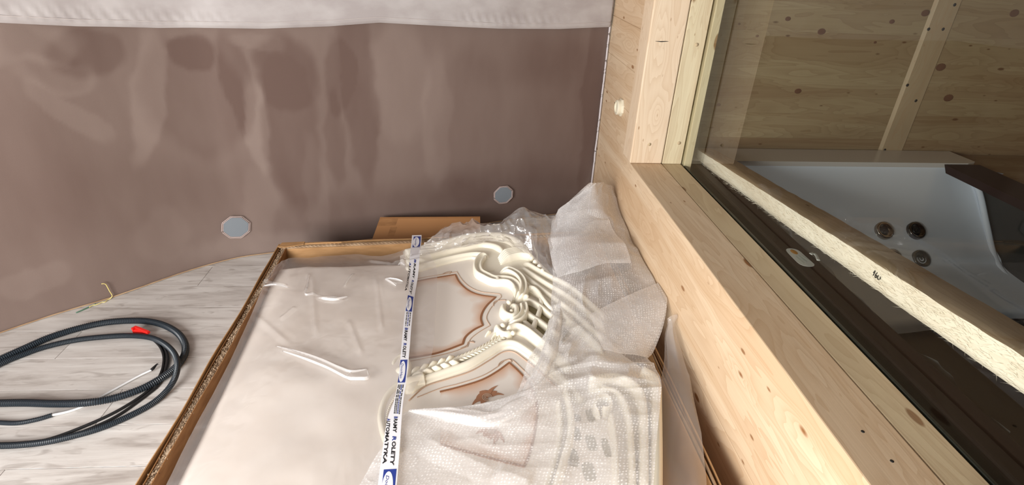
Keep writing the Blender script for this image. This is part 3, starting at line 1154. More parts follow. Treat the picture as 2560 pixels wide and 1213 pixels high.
# corner flap folded flat at the far left corner
prism('corner_tab', [(xl - .002, yfl - .03), (xl + .035, yfl - .035), (xl + .12, yfl - .005), (xl + .12, yfl + .022), (xl + .01, yfl + .012)], BZ + .002, BZ + .006, 'cardboard', bx)
# strip of clear tape across the left rim
# right side
for k, (o, zt, m) in enumerate([(0, BZ, 'cardboard'), (-.010, BZ - .006, 'cardboard_dark'), (-.018, BZ + .001, 'cardboard_edge'), (-.026, BZ - .004, 'cardboard')]):
    wall_panel(['outer_liner', 'fluted_board', 'fluted_board', 'inner_liner'][k], (xr + o, yn), (xr + o, yfr - .02), .004, 0, zt, m, seed=12 + k)
wall_panel('near_panel', (xl, yn), (xr, yn), -.012, 0, BZ, 'cardboard', seed=20)

# taped carton leaning on the cloth behind the box
lean = thing('cardboard_sheet', (-.25, 2.8, 0), 'darker brown taped cardboard piece standing behind the box against the mauve wall', 'cardboard')
a = [aty(950, 547, 2.90), aty(1175, 549, 2.90)]
pl = np.array([a[0][0] - .03, 2.70, 0.0])
lo0, lo1 = np.array([-.545, 2.70, .003]), np.array([.10, 2.74, .003])
hi0, hi1 = a[0], a[1] + np.array([.06, .02, .0])
th = np.array([0, .012, .004])
V = [lo0, lo1, hi1, hi0, lo0 + th, lo1 + th, hi1 + th, hi0 + th]
mk('board', V, [(0, 1, 2, 3), (7, 6, 5, 4), (0, 4, 5, 1), (1, 5, 6, 2), (2, 6, 7, 3), (3, 7, 4, 0)], 'carton_brown', lean)
for u0, u1, v0, v1 in [(.0, .16, .82, 1.0), (.34, .60, .80, 1.0), (.12, .30, .55, .78)]:
    def Q(u, v):
        return lo0 + (lo1 - lo0) * u + (hi0 - lo0) * v + np.array([0, -.0012, .0006])
    mk('paper_tape', [Q(u0, v0), Q(u1, v0), Q(u1, v1), Q(u0, v1)], [(0, 1, 2, 3)], 'cardboard_dark', lean)

# ================================================================== HEADBOARD (cream carved furniture lying in the box)
HZ = 0.175                        # top of the flat ground
hb = thing('carved_headboard', (.25, 1.6, .03), 'cream carved headboard with painted panels lying under bubble wrap in the box', 'headboard')


def c8(x, y):
    return 1100 + x / 3.9125, 590 + y / 3.9125


def cD(x, y):
    return 900 + x / 2.802, 780 + y / 2.802


def W(px, py, z=HZ):
    return atz(px, py, z)


# ground slab
out = [(1000, 640), (1060, 618), (1140, 604), (1230, 597), (1290, 606), (1325, 650), (1350, 690), (1400, 740), (1470, 800), (1560, 890), (1620, 930), (1648, 985),
       (1645, 1080), (1640, 1213), (1630, 1400), (1400, 1420), (1100, 1400), (980, 1300), (950, 1130), (948, 1050), (965, 985), (1000, 950), (1000, 800)]
prism('ground_panel', [tuple(W(*p)[:2]) for p in out], .03, HZ, 'cream_panel', hb, bevel=.004)


def mould(name, pts, w, h, prof='round', z=HZ, taper=(0, 0), conv=c8, mat='cream_lacquer', n=8):
    P = spline([W(*conv(*p), z) for p in pts], n)
    return mk(name, *moulding_geo(P, w, h, prof, taper), mat, hb, True)


px_ = lambda x, y: (x, y)
# raised body of the crest under the carving
crest = [c8(*p) for p in [(-330, 190), (-150, 150), (70, 90), (250, 40), (450, 15), (620, 25), (760, 70), (860, 160), (990, 300), (1100, 410), (1330, 580), (1290, 880), (1150, 780), (1000, 640), (840, 560), (820, 620), (700, 660),
                              (740, 560), (640, 480), (500, 460), (380, 410), (350, 330), (390, 240), (300, 225), (150, 250), (-150, 330), (-330, 375)]]
prism('crest_body', [tuple(W(*p)[:2]) for p in crest], HZ - .02, HZ + .014, 'cream_lacquer', hb, bevel=.004)
# crest rails
mould('crest_rail', [(-330, 215), (-150, 165), (70, 112), (250, 62), (450, 42), (600, 48), (720, 85), (800, 150), (850, 225)], .078, .046, 'ogee', taper=(0, .05))
mould('crest_rail', [(-330, 290), (-100, 235), (70, 185), (250, 145), (400, 118), (530, 135), (600, 175), (625, 215)], .046, .036, 'round', taper=(0, .2))
mould('crest_rail', [(-330, 360), (-150, 315), (0, 272), (150, 235), (300, 208), (400, 210), (450, 230), (470, 250)], .042, .030, 'ogee', taper=(0, .15))
# S scroll
mould('scroll', [(470, 245), (425, 240), (385, 280), (368, 335), (385, 395), (450, 435), (530, 470), (620, 470), (690, 485), (745, 530), (765, 590), (735, 640)], .046, .040, 'groove', taper=(.08, .1))
mould('scroll', [(400, 300), (420, 345), (465, 368), (520, 360), (550, 330)], .016, .02, taper=(.3, .3))
mould('scroll', [(575, 395), (660, 392), (745, 430), (800, 490), (818, 560), (800, 625), (740, 660)], .036, .050, 'groove', taper=(.15, .1))
mould('scroll', [(640, 690), (612, 760), (640, 812), (700, 835), (740, 810), (742, 755), (705, 720), (675, 735)], .032, .042, 'round', taper=(.1, .25))
mould('scroll', [(770, 690), (815, 730), (822, 790), (790, 850), (730, 885), (650, 890)], .036, .046, 'groove', taper=(.2, .15))
mould('scroll', [(560, 900), (565, 955), (610, 1000), (665, 1000), (700, 960)], .032, .038, 'round', taper=(.15, .2))
mould('scroll', [(840, 600), (860, 560), (910, 560), (960, 600), (1000, 660), (1060, 740), (1110, 790)], .028, .040, 'round', taper=(.2, .1))
# volute heads
for x, y, r in [(562, 425, .011), (672, 655, .012), (615, 878, .012), (845, 595, .012), (698, 735, .008), (715, 950, .010)]:
    c = W(*c8(x, y), HZ + .030)
    mk('volute', *ball_geo(c, r, r, r * 1.1), 'cream_lacquer', hb, True)
# fluted knob where the crest turns
for k, (a, b) in enumerate([(0, .034), (1, .036), (2, .038), (3, .034), (4, .03)]):
    o = k * 27
    mould('fluted_knob', [(560 + o * .2, 285 + o * .62 - 40), (630 + o * .35, 255 + o * .5 - 40), (720 + o * .5, 215 + o * .45 - 20), (820 + o * .45, 200 + o * .5), (890 + o * .4, 225 + o * .55)], b, .052, 'round', taper=(.25, .25))
for x, y in [(895, 225), (930, 262), (972, 305), (1000, 350), (880, 190)]:
    c = W(*c8(x, y), HZ + .03)
    mk('bead', *ball_geo(c, .013, .012, .018), 'cream_lacquer', hb, True)
# straight reeds running to the right
for k, (a, b) in enumerate([((800, 290), (1290, 560)), ((760, 330), (1290, 660)), ((730, 355), (1280, 770)), ((720, 390), (1270, 860))]):
    mould('reed', [a, ((a[0] + b[0]) / 2, (a[1] + b[1]) / 2 + 4), b, (b[0] + 330, b[1] + 300)], .032, .040 - .004 * k, 'round', taper=(.08, .03))
# pierced lattice and a flat pocket with the recess shade in its colour
poc = [c8(*p) for p in [(825, 650), (900, 640), (1000, 690), (1120, 800), (1280, 960), (1180, 1060), (1040, 1110), (900, 990), (815, 880)]]
prism('lattice_pocket', [tuple(W(*p)[:2]) for p in poc], HZ - .002, HZ + .0012, 'pocket_shade', hb)
for pts in [[(985, 630), (985, 720), (950, 830), (895, 965)], [(1150, 800), (1110, 900), (1060, 990), (1010, 1080)], [(820, 650), (900, 680), (970, 720), (1080, 810), (1180, 890)],
            [(818, 770), (900, 830), (980, 880), (1100, 975), (1180, 1030)], [(820, 880), (900, 950), (980, 1020), (1050, 1090)]]:
    mould('lattice_bar', pts, .019, .020 + .0013 * (len(pts) + pts[0][0] * .004), 'flat', HZ)
# lower rail
mould('panel_rail', [(640, 1000), (690, 950), (760, 935), (850, 975), (950, 1055), (1040, 1130), (1150, 1230), (1260, 1340)], .044, .044, 'ogee', taper=(.1, 0))
RAIL = [(1012, 985), (1055, 957), (1110, 937), (1170, 915), (1215, 888), (1252, 866), (1285, 864), (1320, 884), (1362, 918), (1410, 958), (1450, 1010)]
mould('panel_rail', RAIL, .044, .024, 'ogee', conv=px_, taper=(.03, 0))
mould('fine_line', [(1022, 1003), (1062, 968), (1115, 950), (1175, 930), (1222, 903), (1256, 882), (1284, 881), (1312, 900), (1348, 930), (1392, 970)], .004, .004, 'flat', conv=px_, mat='line_paint')
# garland: a run of overlapping leaves
G_ = spline([W(*cD(*p), HZ + .01) for p in [(400, 440), (520, 400), (640, 360), (740, 318), (850, 268), (930, 222), (985, 190)]], 12)
gp, gs = resample(G_, .017)
T_ = frames(gp)
geos = []
for i, (p, tt) in enumerate(zip(gp, T_)):
    f = i / (len(gp) - 1)
    n2 = np.array([-tt[1], tt[0], 0])
    big = f < .42
    k = 1.0 if big else .3
    for sgn in (-1, 1):
        if big and i % 2:
            continue
        P5 = np.array([p + tt * (-.016 + .008 * q) * (1.6 if big else 1) + n2 * sgn * (.004 + .0042 * q) * (1.1 if big else .8) + np.array([0, 0, .004]) for q in range(5)])
        geos.append(moulding_geo(P5, .020 * k, .020 * k + .004, 'round', (.5, .5)))
mk('garland', *merge(*geos), 'cream_lacquer', hb, True)
mould('garland_stem', [(400, 445), (520, 405), (640, 365), (740, 322), (850, 272), (930, 226), (985, 195)], np.linspace(.046, .024, 49), np.linspace(.024, .016, 49), 'round', conv=cD)
# leaf tips beside the lower scroll
for a, b in [((440, 990), (500, 940)), ((500, 1020), (560, 960)), ((530, 1040), (640, 1030))]:
    mould('leaf_tip', [a, ((a[0] + b[0]) / 2 + 6, (a[1] + b[1]) / 2 - 6), b], .014, .018, 'round', taper=(.45, .45))
# rounded left end of the inner frame, with a line of beads
mould('frame_rim', [(250, 1010), (190, 930), (160, 850), (150, 770), (170, 680), (215, 600), (290, 535), (390, 505), (450, 490)], .046, .038, 'ogee', conv=cD)
bd, _ = resample(spline([W(*cD(*p), HZ + .026) for p in [(215, 900), (190, 830), (182, 760), (200, 680), (245, 600), (300, 555)]], 8), .008)
mk('bead_row', *merge(*[ball_geo(p, .0032, .0032, .004, 6, 4) for p in bd]), 'cream_lacquer', hb, True)
# bow-shaped boss at the left end of the garland
mould('boss', [(225, 470), (240, 390), (285, 345), (330, 370), (345, 430), (320, 500), (260, 520)], .024, .034, 'round', conv=cD, taper=(.15, .15))
mould('boss', [(250, 520), (285, 470), (340, 440), (390, 430)], .02, .03, 'round', conv=cD, taper=(.3, .3))
mk('volute', *ball_geo(W(*cD(285, 420), HZ + .02), .02, .02, .02), 'cream_lacquer', hb, True)


# painted panels
def painted(name, pts, conv, z, fade=.055):
    P = []
    for seg in pts:
        q = spline([W(*conv(*p), z) for p in seg], 6)
        P += list(q if not P else q[1:])
    P = np.array(P)[:, :2]
    lo, hi = P.min(0), P.max(0)
    st = .0028
    xs_, ys_ = np.arange(lo[0], hi[0], st), np.arange(lo[1], hi[1], st)
    X, Y = np.meshgrid(xs_, ys_)
    inside = np.zeros(X.shape, bool)
    dist = np.full(X.shape, 9.0)
    n = len(P)
    for i in range(n):
        a, b = P[i], P[(i + 1) % n]
        c = (a[1] > Y) != (b[1] > Y)
        with np.errstate(divide='ignore', invalid='ignore'):
            xi = (b[0] - a[0]) * (Y - a[1]) / (b[1] - a[1] + 1e-15) + a[0]
        inside ^= c & (X < xi)
        d = b - a
        l2 = np.dot(d, d)
        if l2 < 1e-12:
            continue
        s_ = np.clip(((X - a[0]) * d[0] + (Y - a[1]) * d[1]) / l2, 0, 1)
        if i < n - 1:
            dist = np.minimum(dist, np.hypot(X - a[0] - s_ * d[0], Y - a[1] - s_ * d[1]))
    orange, cream = np.array([.60, .30, .15]), np.array([.84, .775, .71])
    u = np.clip(dist / (fade * (1 + 1.1 * fbm(X * 14, Y * 14, 77, 2))), 0, 1) ** .6
    u = u.ravel()[:, None]
    Cc = orange * (1 - u) + cream * u
    V = np.stack([X.ravel(), Y.ravel(), np.full(X.size, z)], 1)
    nx_, ny_ = len(xs_), len(ys_)
    ok = inside[:-1, :-1] & inside[1:, :-1] & inside[:-1, 1:] & inside[1:, 1:]
    jj_, ii_ = np.nonzero(ok)
    F = [(j * nx_ + i, j * nx_ + i + 1, (j + 1) * nx_ + i + 1, (j + 1) * nx_ + i) for j, i in zip(jj_, ii_)]
    used = np.unique(np.array(F))
    re_ = np.full(len(V), -1)
    re_[used] = np.arange(len(used))
    mk(name, V[used], [tuple(re_[list(f)]) for f in F], 'painted_panel', hb, vcol=Cc[used])


def outline(name, pts, conv, w, h, mat, z=HZ):
    # keep the corners of the painted line crisp
    P = []
    for seg in pts:
        s = spline([W(*conv(*p), z) for p in seg], 6)
        P += list(s if not P else s[1:])
    mk(name, *moulding_geo(np.array(P), w, h, 'flat'), mat, hb)


UP = [[(-330, 470), (-150, 430), (0, 405), (150, 380)], [(150, 380), (190, 455), (270, 530), (380, 578), (545, 602)], [(545, 602), (470, 670), (420, 740), (400, 810), (418, 878)],
      [(418, 878), (330, 922), (250, 990), (222, 1060)], [(222, 1060), (40, 1128), (-100, 1165), (-330, 1200)]]
painted('painted_field', UP, c8, HZ + .0016)
outline('painted_line', UP, c8, .0085, .0028, 'brown_paint')


def off(seg, dx, dy):
    return [(x + dx, y + dy) for x, y in seg]


UP2 = [[(-330, 445), (-150, 405), (0, 382), (165, 352)], [(165, 352), (215, 430), (290, 500), (400, 548), (575, 570), (600, 600)], [(600, 600), (520, 680), (475, 745), (455, 810), (490, 880)],
       [(490, 880), (380, 945), (300, 1010), (270, 1085)], [(270, 1085), (60, 1155), (-330, 1235)]]
outline('fine_line', UP2, c8, .0030, .0022, 'line_paint')
LO = [[(560, 562), (690, 530), (850, 480), (960, 420), (1045, 358)], [(1045, 358), (1105, 412), (1165, 478), (1215, 560), (1240, 680), (1225, 830), (1190, 985), (1150, 1085)], [(1150, 1085), (960, 1040), (760, 985), (560, 930)]]
painted('painted_field', LO, cD, HZ + .0016)
outline('painted_line', LO, cD, .008, .0028, 'brown_paint')
LO2 = [[(400, 600), (560, 538), (690, 505), (850, 452), (950, 395), (1010, 345)], [(1010, 345), (1060, 335), (1130, 395), (1195, 460), (1260, 560)]]
outline('fine_line', LO2, cD, .0030, .0022, 'line_paint')
# small painted curls on the fine lines
for pts, cv in [([(20, 378), (60, 360), (110, 352), (95, 372)], c8), ([(520, 690), (530, 650), (580, 632), (645, 630)], c8), ([(200, 1105), (260, 1075), (280, 1040), (335, 1045), (310, 1030)], c8),
                ([(965, 385), (985, 355), (1040, 335), (1062, 350), (1035, 358)], cD)]:
    mould('painted_curl', pts, .004, .0026, 'flat', mat='line_paint', conv=cv)


# painted flower sprays
def spray(cx, cy, sc, flip, seed):
    r = random.Random(seed)
    geos, rose = [], []
    for kk, (ang, ln, wd) in enumerate([(165, 58, 15), (188, 92, 8), (125, 50, 17), (50, 62, 9), (28, 92, 6), (212, 48, 10), (95, 40, 11), (68, 84, 5)]):
        a = math.radians(ang) * (1 if not flip else -1)
        q = []
        for t_ in np.linspace(0, 1, 7):
            b = a + .5 * (t_ - .3) * (1 if ang > 90 else -1)
            q.append(W(*cD(cx + sc * ln * t_ * math.cos(b), cy - sc * ln * t_ * math.sin(b)), HZ + .0018 + kk * .00035))
        w = wd * sc / 2.8 / 700 * 2.0
        n = len(q)
        wv = np.array([.3, .8, 1.2, 1.0, .7, .4, .1]) * w * 2
        geos.append(moulding_geo(np.array(q), wv, .0006, 'flat'))
    for rr in (9, 17, 25):
        q = [W(*cD(cx + sc * rr * math.cos(a), cy - sc * rr * .75 * math.sin(a)), HZ + .0050 + rr * .00002) for a in np.linspace(0, 5.2, 16)]
        rose.append(moulding_geo(np.array(q), .0030, .0006, 'flat'))
    mk('painted_flower', *merge(*geos), 'flower_paint', hb)
    mk('painted_rose', *merge(*rose), 'line_paint', hb)


spray(890, 598, 1.3, False, 3)
spray(930, 830, 1.3, True, 4)

# crest continuing under the bubble wrap on the right: ridges, volute and pierced slots drawn as flat patches of shade
P8 = px_
for pts, w, h in [([(1412, 985), (1425, 1040), (1425, 1100), (1405, 1170), (1380, 1260)], .026, .04), ([(1395, 1010), (1400, 1080), (1385, 1160), (1350, 1260)], .018, .028),
                  ([(1500, 985), (1540, 1000), (1565, 1040), (1575, 1120), (1580, 1260)], .026, .045), ([(1470, 975), (1540, 970), (1590, 1000), (1605, 1060), (1606, 1260)], .034, .07),
                  ([(1525, 1050), (1535, 1120), (1540, 1260)], .02, .042), ([(1600, 960), (1632, 985), (1636, 1050), (1634, 1250), (1625, 1420)], .045, .085)]:  # outermost ridge made taller to throw shade into the wall gap
    mould('crest_ridge', pts, w, h, 'round', conv=px_)
mould('volute', [(1500, 1050), (1485, 1035), (1490, 1012), (1515, 1008), (1525, 1030), (1510, 1040), (1502, 1030)], .014, .045, 'round', conv=px_, taper=(.1, .1))
for x, y, w, h in [(1443, 1045, .016, .028), (1476, 1040, .018, .05), (1440, 1085, .02, .05), (1478, 1108, .022, .055), (1515, 1120, .016, .065), (1432, 1145, .024, .06), (1472, 1180, .026, .06)]:
    c = W(x, y)
    o = [(c[0] + w * .55 * math.copysign(abs(math.cos(a)) ** .5, math.cos(a)), c[1] + h * .5 * math.copysign(abs(math.sin(a)) ** .5, math.sin(a))) for a in np.linspace(0, 2 * math.pi, 16, endpoint=False)]
    prism('pierced_slot', [(c[0] + (p[0] - c[0]) * 1.35, c[1] + (p[1] - c[1]) * 1.15) for p in o], HZ, HZ + .0015, 'pocket_shade', hb)

# ------------------------------------------------------------------ cream packing sheet covering the left half
rows = []
R_ = [[(682, 664), (760, 658), (860, 655), (930, 650), (990, 650), (1034, 652)],
      [(655, 715), (750, 710), (860, 708), (930, 705), (990, 705), (1034, 705)],
      [(620, 800), (730, 795), (850, 795), (920, 795), (980, 795), (1028, 795)],
      [(575, 900), (700, 900), (840, 900), (930, 895), (985, 890), (1022, 885)],
      [(535, 985), (670, 990), (820, 990), (920, 990), (960, 985), (990, 980)],
      [(480, 1090), (640, 1100), (800, 1110), (900, 1110), (940, 1110), (965, 1110)],
      [(425, 1200), (600, 1213), (780, 1213), (890, 1213), (930, 1213), (950, 1213)],
      [(330, 1400), (560, 1400), (760, 1400), (880, 1400), (930, 1400), (950, 1400)]]
for j, r in enumerate(R_):
    rows.append([W(x, y, [.150, .194, .202, .204, .204, .200][i] - (.02 if j == 0 else 0)) for i, (x, y) in enumerate(r)])
Gs = patch(rows, 150, 170)
U = grid_uv(Gs)
U0, U1 = U[:, 0].reshape(Gs.shape[:2]), U[:, 1].reshape(Gs.shape[:2])
bulge = .012 * fbm(U0 * 3.1, U1 * 3.4, 81, 3) + .006 * np.maximum(0, ridged(U0 * 5 + U1 * 2.4, U1 * 1.8, 83) - .3)
Gs[..., 2] += bulge
Nn = Gs.copy()
drop = np.linspace(0, 1, 150)
edge = np.clip((.06 - drop) / .06, 0, 1)[None, :]
Gs[..., 2] -= .055 * edge ** 2
Gs[..., 2] -= .05 * (np.clip((.05 - np.linspace(0, 1, 170)) / .05, 0, 1) ** 2)[:, None]
sheet = mk('packing_sheet', Gs.reshape(-1, 3), grid_faces(150, 170), 'foam_sheet', None, True,
           label='smooth cream packing sheet covering the left half of the cardboard box', cat='packing sheet')

# ================================================================== PLASTIC FILM AND BUBBLE WRAP
def seg_ridges(G, segs):
    """height of crisp creases along world-space segments"""
    h = np.zeros(G.shape[:2])
    for (a, b, w, amp) in segs:
        a, b = np.array(a[:2]), np.array(b[:2])
        d = b - a
        L2 = np.dot(d, d)
        rel = G[..., :2] - a
        s = np.clip((rel @ d) / L2, 0, 1)
        dist = np.linalg.norm(rel - s[..., None] * d, axis=2)
        fade = np.clip(np.minimum(s, 1 - s) / .12, 0.0, 1)
        h += amp * np.clip(1 - dist / w, 0, 1) * (fade * .9 + .1)
    return h


# ---- clear film over the packing sheet
R_ = [[(690, 668, 0.235), (720, 652, 0.235), (790, 640, 0.220), (880, 636, 0.215), (960, 640, 0.230), (1020, 625, 0.245), (1060, 615, 0.250)],
      [(658, 708, 0.250), (715, 700, 0.230), (790, 690, 0.225), (880, 685, 0.223), (960, 680, 0.225), (1030, 672, 0.225), (1090, 668, 0.225)],
      [(655, 722, 0.250), (712, 735, 0.230), (790, 740, 0.225), (880, 742, 0.223), (960, 740, 0.223), (1030, 735, 0.223), (1092, 720, 0.223)],
      [(622, 800, 0.220), (700, 800, 0.223), (780, 800, 0.223), (870, 800, 0.223), (960, 800, 0.223), (1030, 800, 0.223), (1088, 795, 0.223)],
      [(580, 890, 0.210), (680, 890, 0.221), (770, 890, 0.221), (870, 890, 0.221), (960, 890, 0.221), (1030, 885, 0.221), (1080, 885, 0.221)],
      [(540, 970, 0.200), (650, 985, 0.220), (760, 985, 0.220), (860, 985, 0.220), (950, 980, 0.219), (1010, 960, 0.221), (1050, 945, 0.223)],
      [(470, 1100, 0.195), (600, 1100, 0.219), (730, 1105, 0.219), (840, 1105, 0.219), (900, 1105, 0.217), (940, 1105, 0.215), (970, 1105, 0.215)],
      [(415, 1213, 0.195), (560, 1213, 0.219), (700, 1213, 0.219), (820, 1213, 0.219), (880, 1213, 0.217), (920, 1213, 0.215), (950, 1213, 0.215)],
      [(320, 1400, 0.195), (520, 1400, 0.219), (700, 1400, 0.219), (820, 1400, 0.219), (880, 1400, 0.217), (920, 1400, 0.215), (950, 1400, 0.215)]]
Gf = patch([[atz(*p) for p in r] for r in R_], 170, 210)
U = grid_uv(Gf)
U0, U1 = U[:, 0].reshape(Gf.shape[:2]), U[:, 1].reshape(Gf.shape[:2])
f_ = lambda x, y: atz(x, y, .222)
cre = [(f_(690, 868), f_(880, 930), .012, .013), (f_(700, 875), f_(870, 945), .012, .010), (f_(880, 930), f_(920, 925), .010, .012),
       (f_(765, 735), f_(775, 690), .010, .012), (f_(765, 738), f_(860, 752), .010, .010), (f_(860, 718), f_(885, 685), .008, .008),
       (f_(962, 697), f_(1005, 703), .008, .010), (f_(962, 697), f_(990, 715), .008, .008), (f_(790, 748), f_(850, 750), .012, .012),
       (f_(658, 717), f_(720, 719), .012, .012), (f_(670, 720), f_(700, 690), .010, .01), (f_(780, 690), f_(790, 840), .016, .009),
       (f_(870, 800), f_(905, 890), .016, .008), (f_(940, 690), f_(955, 830), .014, .007), (f_(640, 790), f_(720, 860), .02, .008),
       (f_(980, 665), f_(1060, 655), .01, .012), (f_(1000, 655), f_(1040, 690), .012, .01), (f_(920, 650), f_(980, 665), .012, .01), (f_(740, 770), f_(700, 800), .014, .008)]
w_ = .0045 * fbm(U0 * 8, U1 * 8, 91, 4) * (1 + 2.2 * np.exp(-(U1 / .22) ** 2)) + .010 * np.maximum(0, ridged(U0 * 6, U1 * 7, 92) - .2) * np.exp(-(U1 / .16) ** 2)
Gf[..., 2] += w_ + seg_ridges(Gf, cre)
Gf[..., 2] = np.maximum(Gf[..., 2], .008)
pf = thing('plastic_film', (-.5, 1.8, .2), 'glossy wrinkled clear plastic film over the cream packing sheet, left of the printed tape', 'plastic film')
mk('sheet', Gf.reshape(-1, 3), grid_faces(170, 210), 'clear_film', pf, True)
# sharp standing folds in the film, whitened to draw their glints
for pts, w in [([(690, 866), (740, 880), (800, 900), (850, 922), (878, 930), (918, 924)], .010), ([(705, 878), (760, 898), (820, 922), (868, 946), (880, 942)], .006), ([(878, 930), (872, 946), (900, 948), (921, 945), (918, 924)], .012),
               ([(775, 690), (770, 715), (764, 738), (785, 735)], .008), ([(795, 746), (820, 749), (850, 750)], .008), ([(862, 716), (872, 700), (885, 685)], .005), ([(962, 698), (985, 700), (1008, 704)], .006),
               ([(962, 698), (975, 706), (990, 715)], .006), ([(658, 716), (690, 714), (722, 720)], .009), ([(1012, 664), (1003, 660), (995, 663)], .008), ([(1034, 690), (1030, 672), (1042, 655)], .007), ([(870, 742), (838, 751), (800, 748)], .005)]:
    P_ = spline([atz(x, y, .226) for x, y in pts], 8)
    mk('film_fold', *moulding_geo(P_, w, .011, 'round', (.3, .3)), 'crease_glint_film', pf, True)

# ---- crumpled clear plastic heaped along the far rim
R_ = [[(1080, 592, 0.300), (1125, 563, 0.327), (1180, 553, 0.347), (1250, 553, 0.360), (1300, 522, 0.420), (1345, 533, 0.387), (1385, 545, 0.360)],
      [(1068, 606, 0.275), (1120, 590, 0.313), (1190, 578, 0.340), (1260, 572, 0.353), (1310, 555, 0.380), (1350, 560, 0.360), (1395, 575, 0.327)],
      [(1052, 622, 0.255), (1110, 612, 0.270), (1185, 592, 0.300), (1265, 590, 0.313), (1325, 600, 0.313), (1352, 620, 0.300), (1388, 640, 0.270)],
      [(1045, 640, 0.235), (1105, 628, 0.240), (1190, 604, 0.240), (1270, 600, 0.240), (1330, 640, 0.240), (1355, 670, 0.240), (1390, 700, 0.230)]]
Gc = patch([[atz(*p) for p in r] for r in R_], 170, 80)
U = grid_uv(Gc)
U0, U1 = U[:, 0].reshape(Gc.shape[:2]), U[:, 1].reshape(Gc.shape[:2])
Nn = normals(Gc)
cr = .012 * np.clip(ridged(U0 * 13, U1 * 11, 101), -1, 1) + .007 * np.clip(ridged(U0 * 29 + 3, U1 * 24, 102), -1, 1) + .018 * fbm(U0 * 6, U1 * 6, 103, 3)
Gc += Nn * cr[..., None]
mk('crumpled_plastic', Gc.reshape(-1, 3), grid_faces(170, 80), 'crumpled_film', None, False, uv=U * 1.0,
   label='crumpled clear plastic heaped along the far rim of the cardboard box', cat='plastic film')

# ---- big sheet of bubble wrap
R_ = [[(1474, 461, 0.500), (1486, 456, 0.510), (1500, 457, 0.500), (1520, 465, 0.480), (1540, 480, 0.455)],
      [(1400, 522, 0.360), (1440, 500, 0.420), (1490, 495, 0.470), (1530, 507, 0.440), (1560, 530, 0.408)],
      [(1372, 600, 0.270), (1425, 585, 0.347), (1490, 575, 0.387), (1545, 592, 0.380), (1586, 612, 0.383)],
      [(1382, 680, 0.250), (1440, 665, 0.327), (1510, 650, 0.353), (1580, 655, 0.367), (1640, 682, 0.383)],
      [(1378, 760, 0.245), (1440, 745, 0.290), (1510, 745, 0.313), (1590, 745, 0.347), (1664, 742, 0.383)],
      [(1372, 820, 0.240), (1435, 820, 0.265), (1500, 815, 0.275), (1580, 815, 0.307), (1650, 825, 0.333)],
      [(1325, 890, 0.238), (1405, 890, 0.250), (1475, 880, 0.260), (1550, 885, 0.270), (1618, 893, 0.275)],
      [(1262, 1014, 0.236), (1350, 960, 0.250), (1450, 950, 0.265), (1560, 945, 0.288), (1650, 942, 0.290)],
      [(1020, 1026, 0.232), (1200, 1035, 0.240), (1400, 1020, 0.255), (1540, 1010, 0.283), (1650, 1010, 0.290)],
      [(985, 1080, 0.230), (1180, 1090, 0.235), (1390, 1090, 0.250), (1530, 1090, 0.280), (1642, 1090, 0.285)],
      [(935, 1150, 0.228), (1150, 1150, 0.235), (1370, 1160, 0.250), (1520, 1160, 0.278), (1637, 1160, 0.285)],
      [(890, 1230, 0.228), (1130, 1230, 0.235), (1360, 1240, 0.250), (1510, 1240, 0.278), (1632, 1240, 0.285)],
      [(800, 1400, 0.228), (1100, 1400, 0.235), (1340, 1420, 0.250), (1500, 1420, 0.273), (1625, 1420, 0.280)]]
NU, NV = 190, 300
Gb = patch([[atz(p[0], p[1], p[2] - (.10 * (i / 4) ** 1.4 * min(1, max(0, p[2] - .24) / .08) if p[1] < 930 else 0)) for i, p in enumerate(r)] for r in R_], NU, NV)
Uw = row_uv(Gb)
Um_ = grid_uv(Gb)
U0, U1 = Um_[:, 0].reshape(NV, NU), Um_[:, 1].reshape(NV, NU)
Nn = normals(Gb)
v01 = np.linspace(0, 1, NV)[:, None]
amp = np.where(v01 < .55, 1.0, .55)
cr = amp * (.010 * np.clip(ridged(U0 * 4.5 + U1 * 2, U1 * 5.5, 111), -1, 1) + .005 * np.clip(ridged(U0 * 12, U1 * 9 + U0 * 4, 112), -1, 1) + .010 * fbm(U0 * 4, U1 * 4, 113, 3))
Gb += Nn * cr[..., None]
b_ = lambda x, y, z=.2: atz(x, y, z)
Gb[..., 2] += seg_ridges(Gb, [(b_(1060, 1090, .24), b_(1240, 1180, .24), .06, .010), (b_(1240, 1180, .24), b_(1330, 1215, .24), .06, .010), (b_(1450, 900, .25), b_(1630, 930, .26), .05, .012),
                              (b_(1400, 960, .25), b_(1640, 975, .26), .04, .010)])
Gb[..., 2] += .007 * np.clip(ridged(U0 * 9, U1 * 12, 117), -1, 1) * np.clip((v01 - .45) / .1, 0, 1) * (.4 + .6 * np.clip((.75 - v01) / .1, 0, 1))
Gb[..., 0] = np.minimum(Gb[..., 0], .852)
wrap = thing('bubble_wrap', (.45, 1.9, .18), 'big draped sheet of bubble wrap over the carved headboard beside the timber wall', 'bubble wrap')
mk('sheet', Gb.reshape(-1, 3), grid_faces(NU, NV), 'bubble_wrap', wrap, True, uv=Uw)
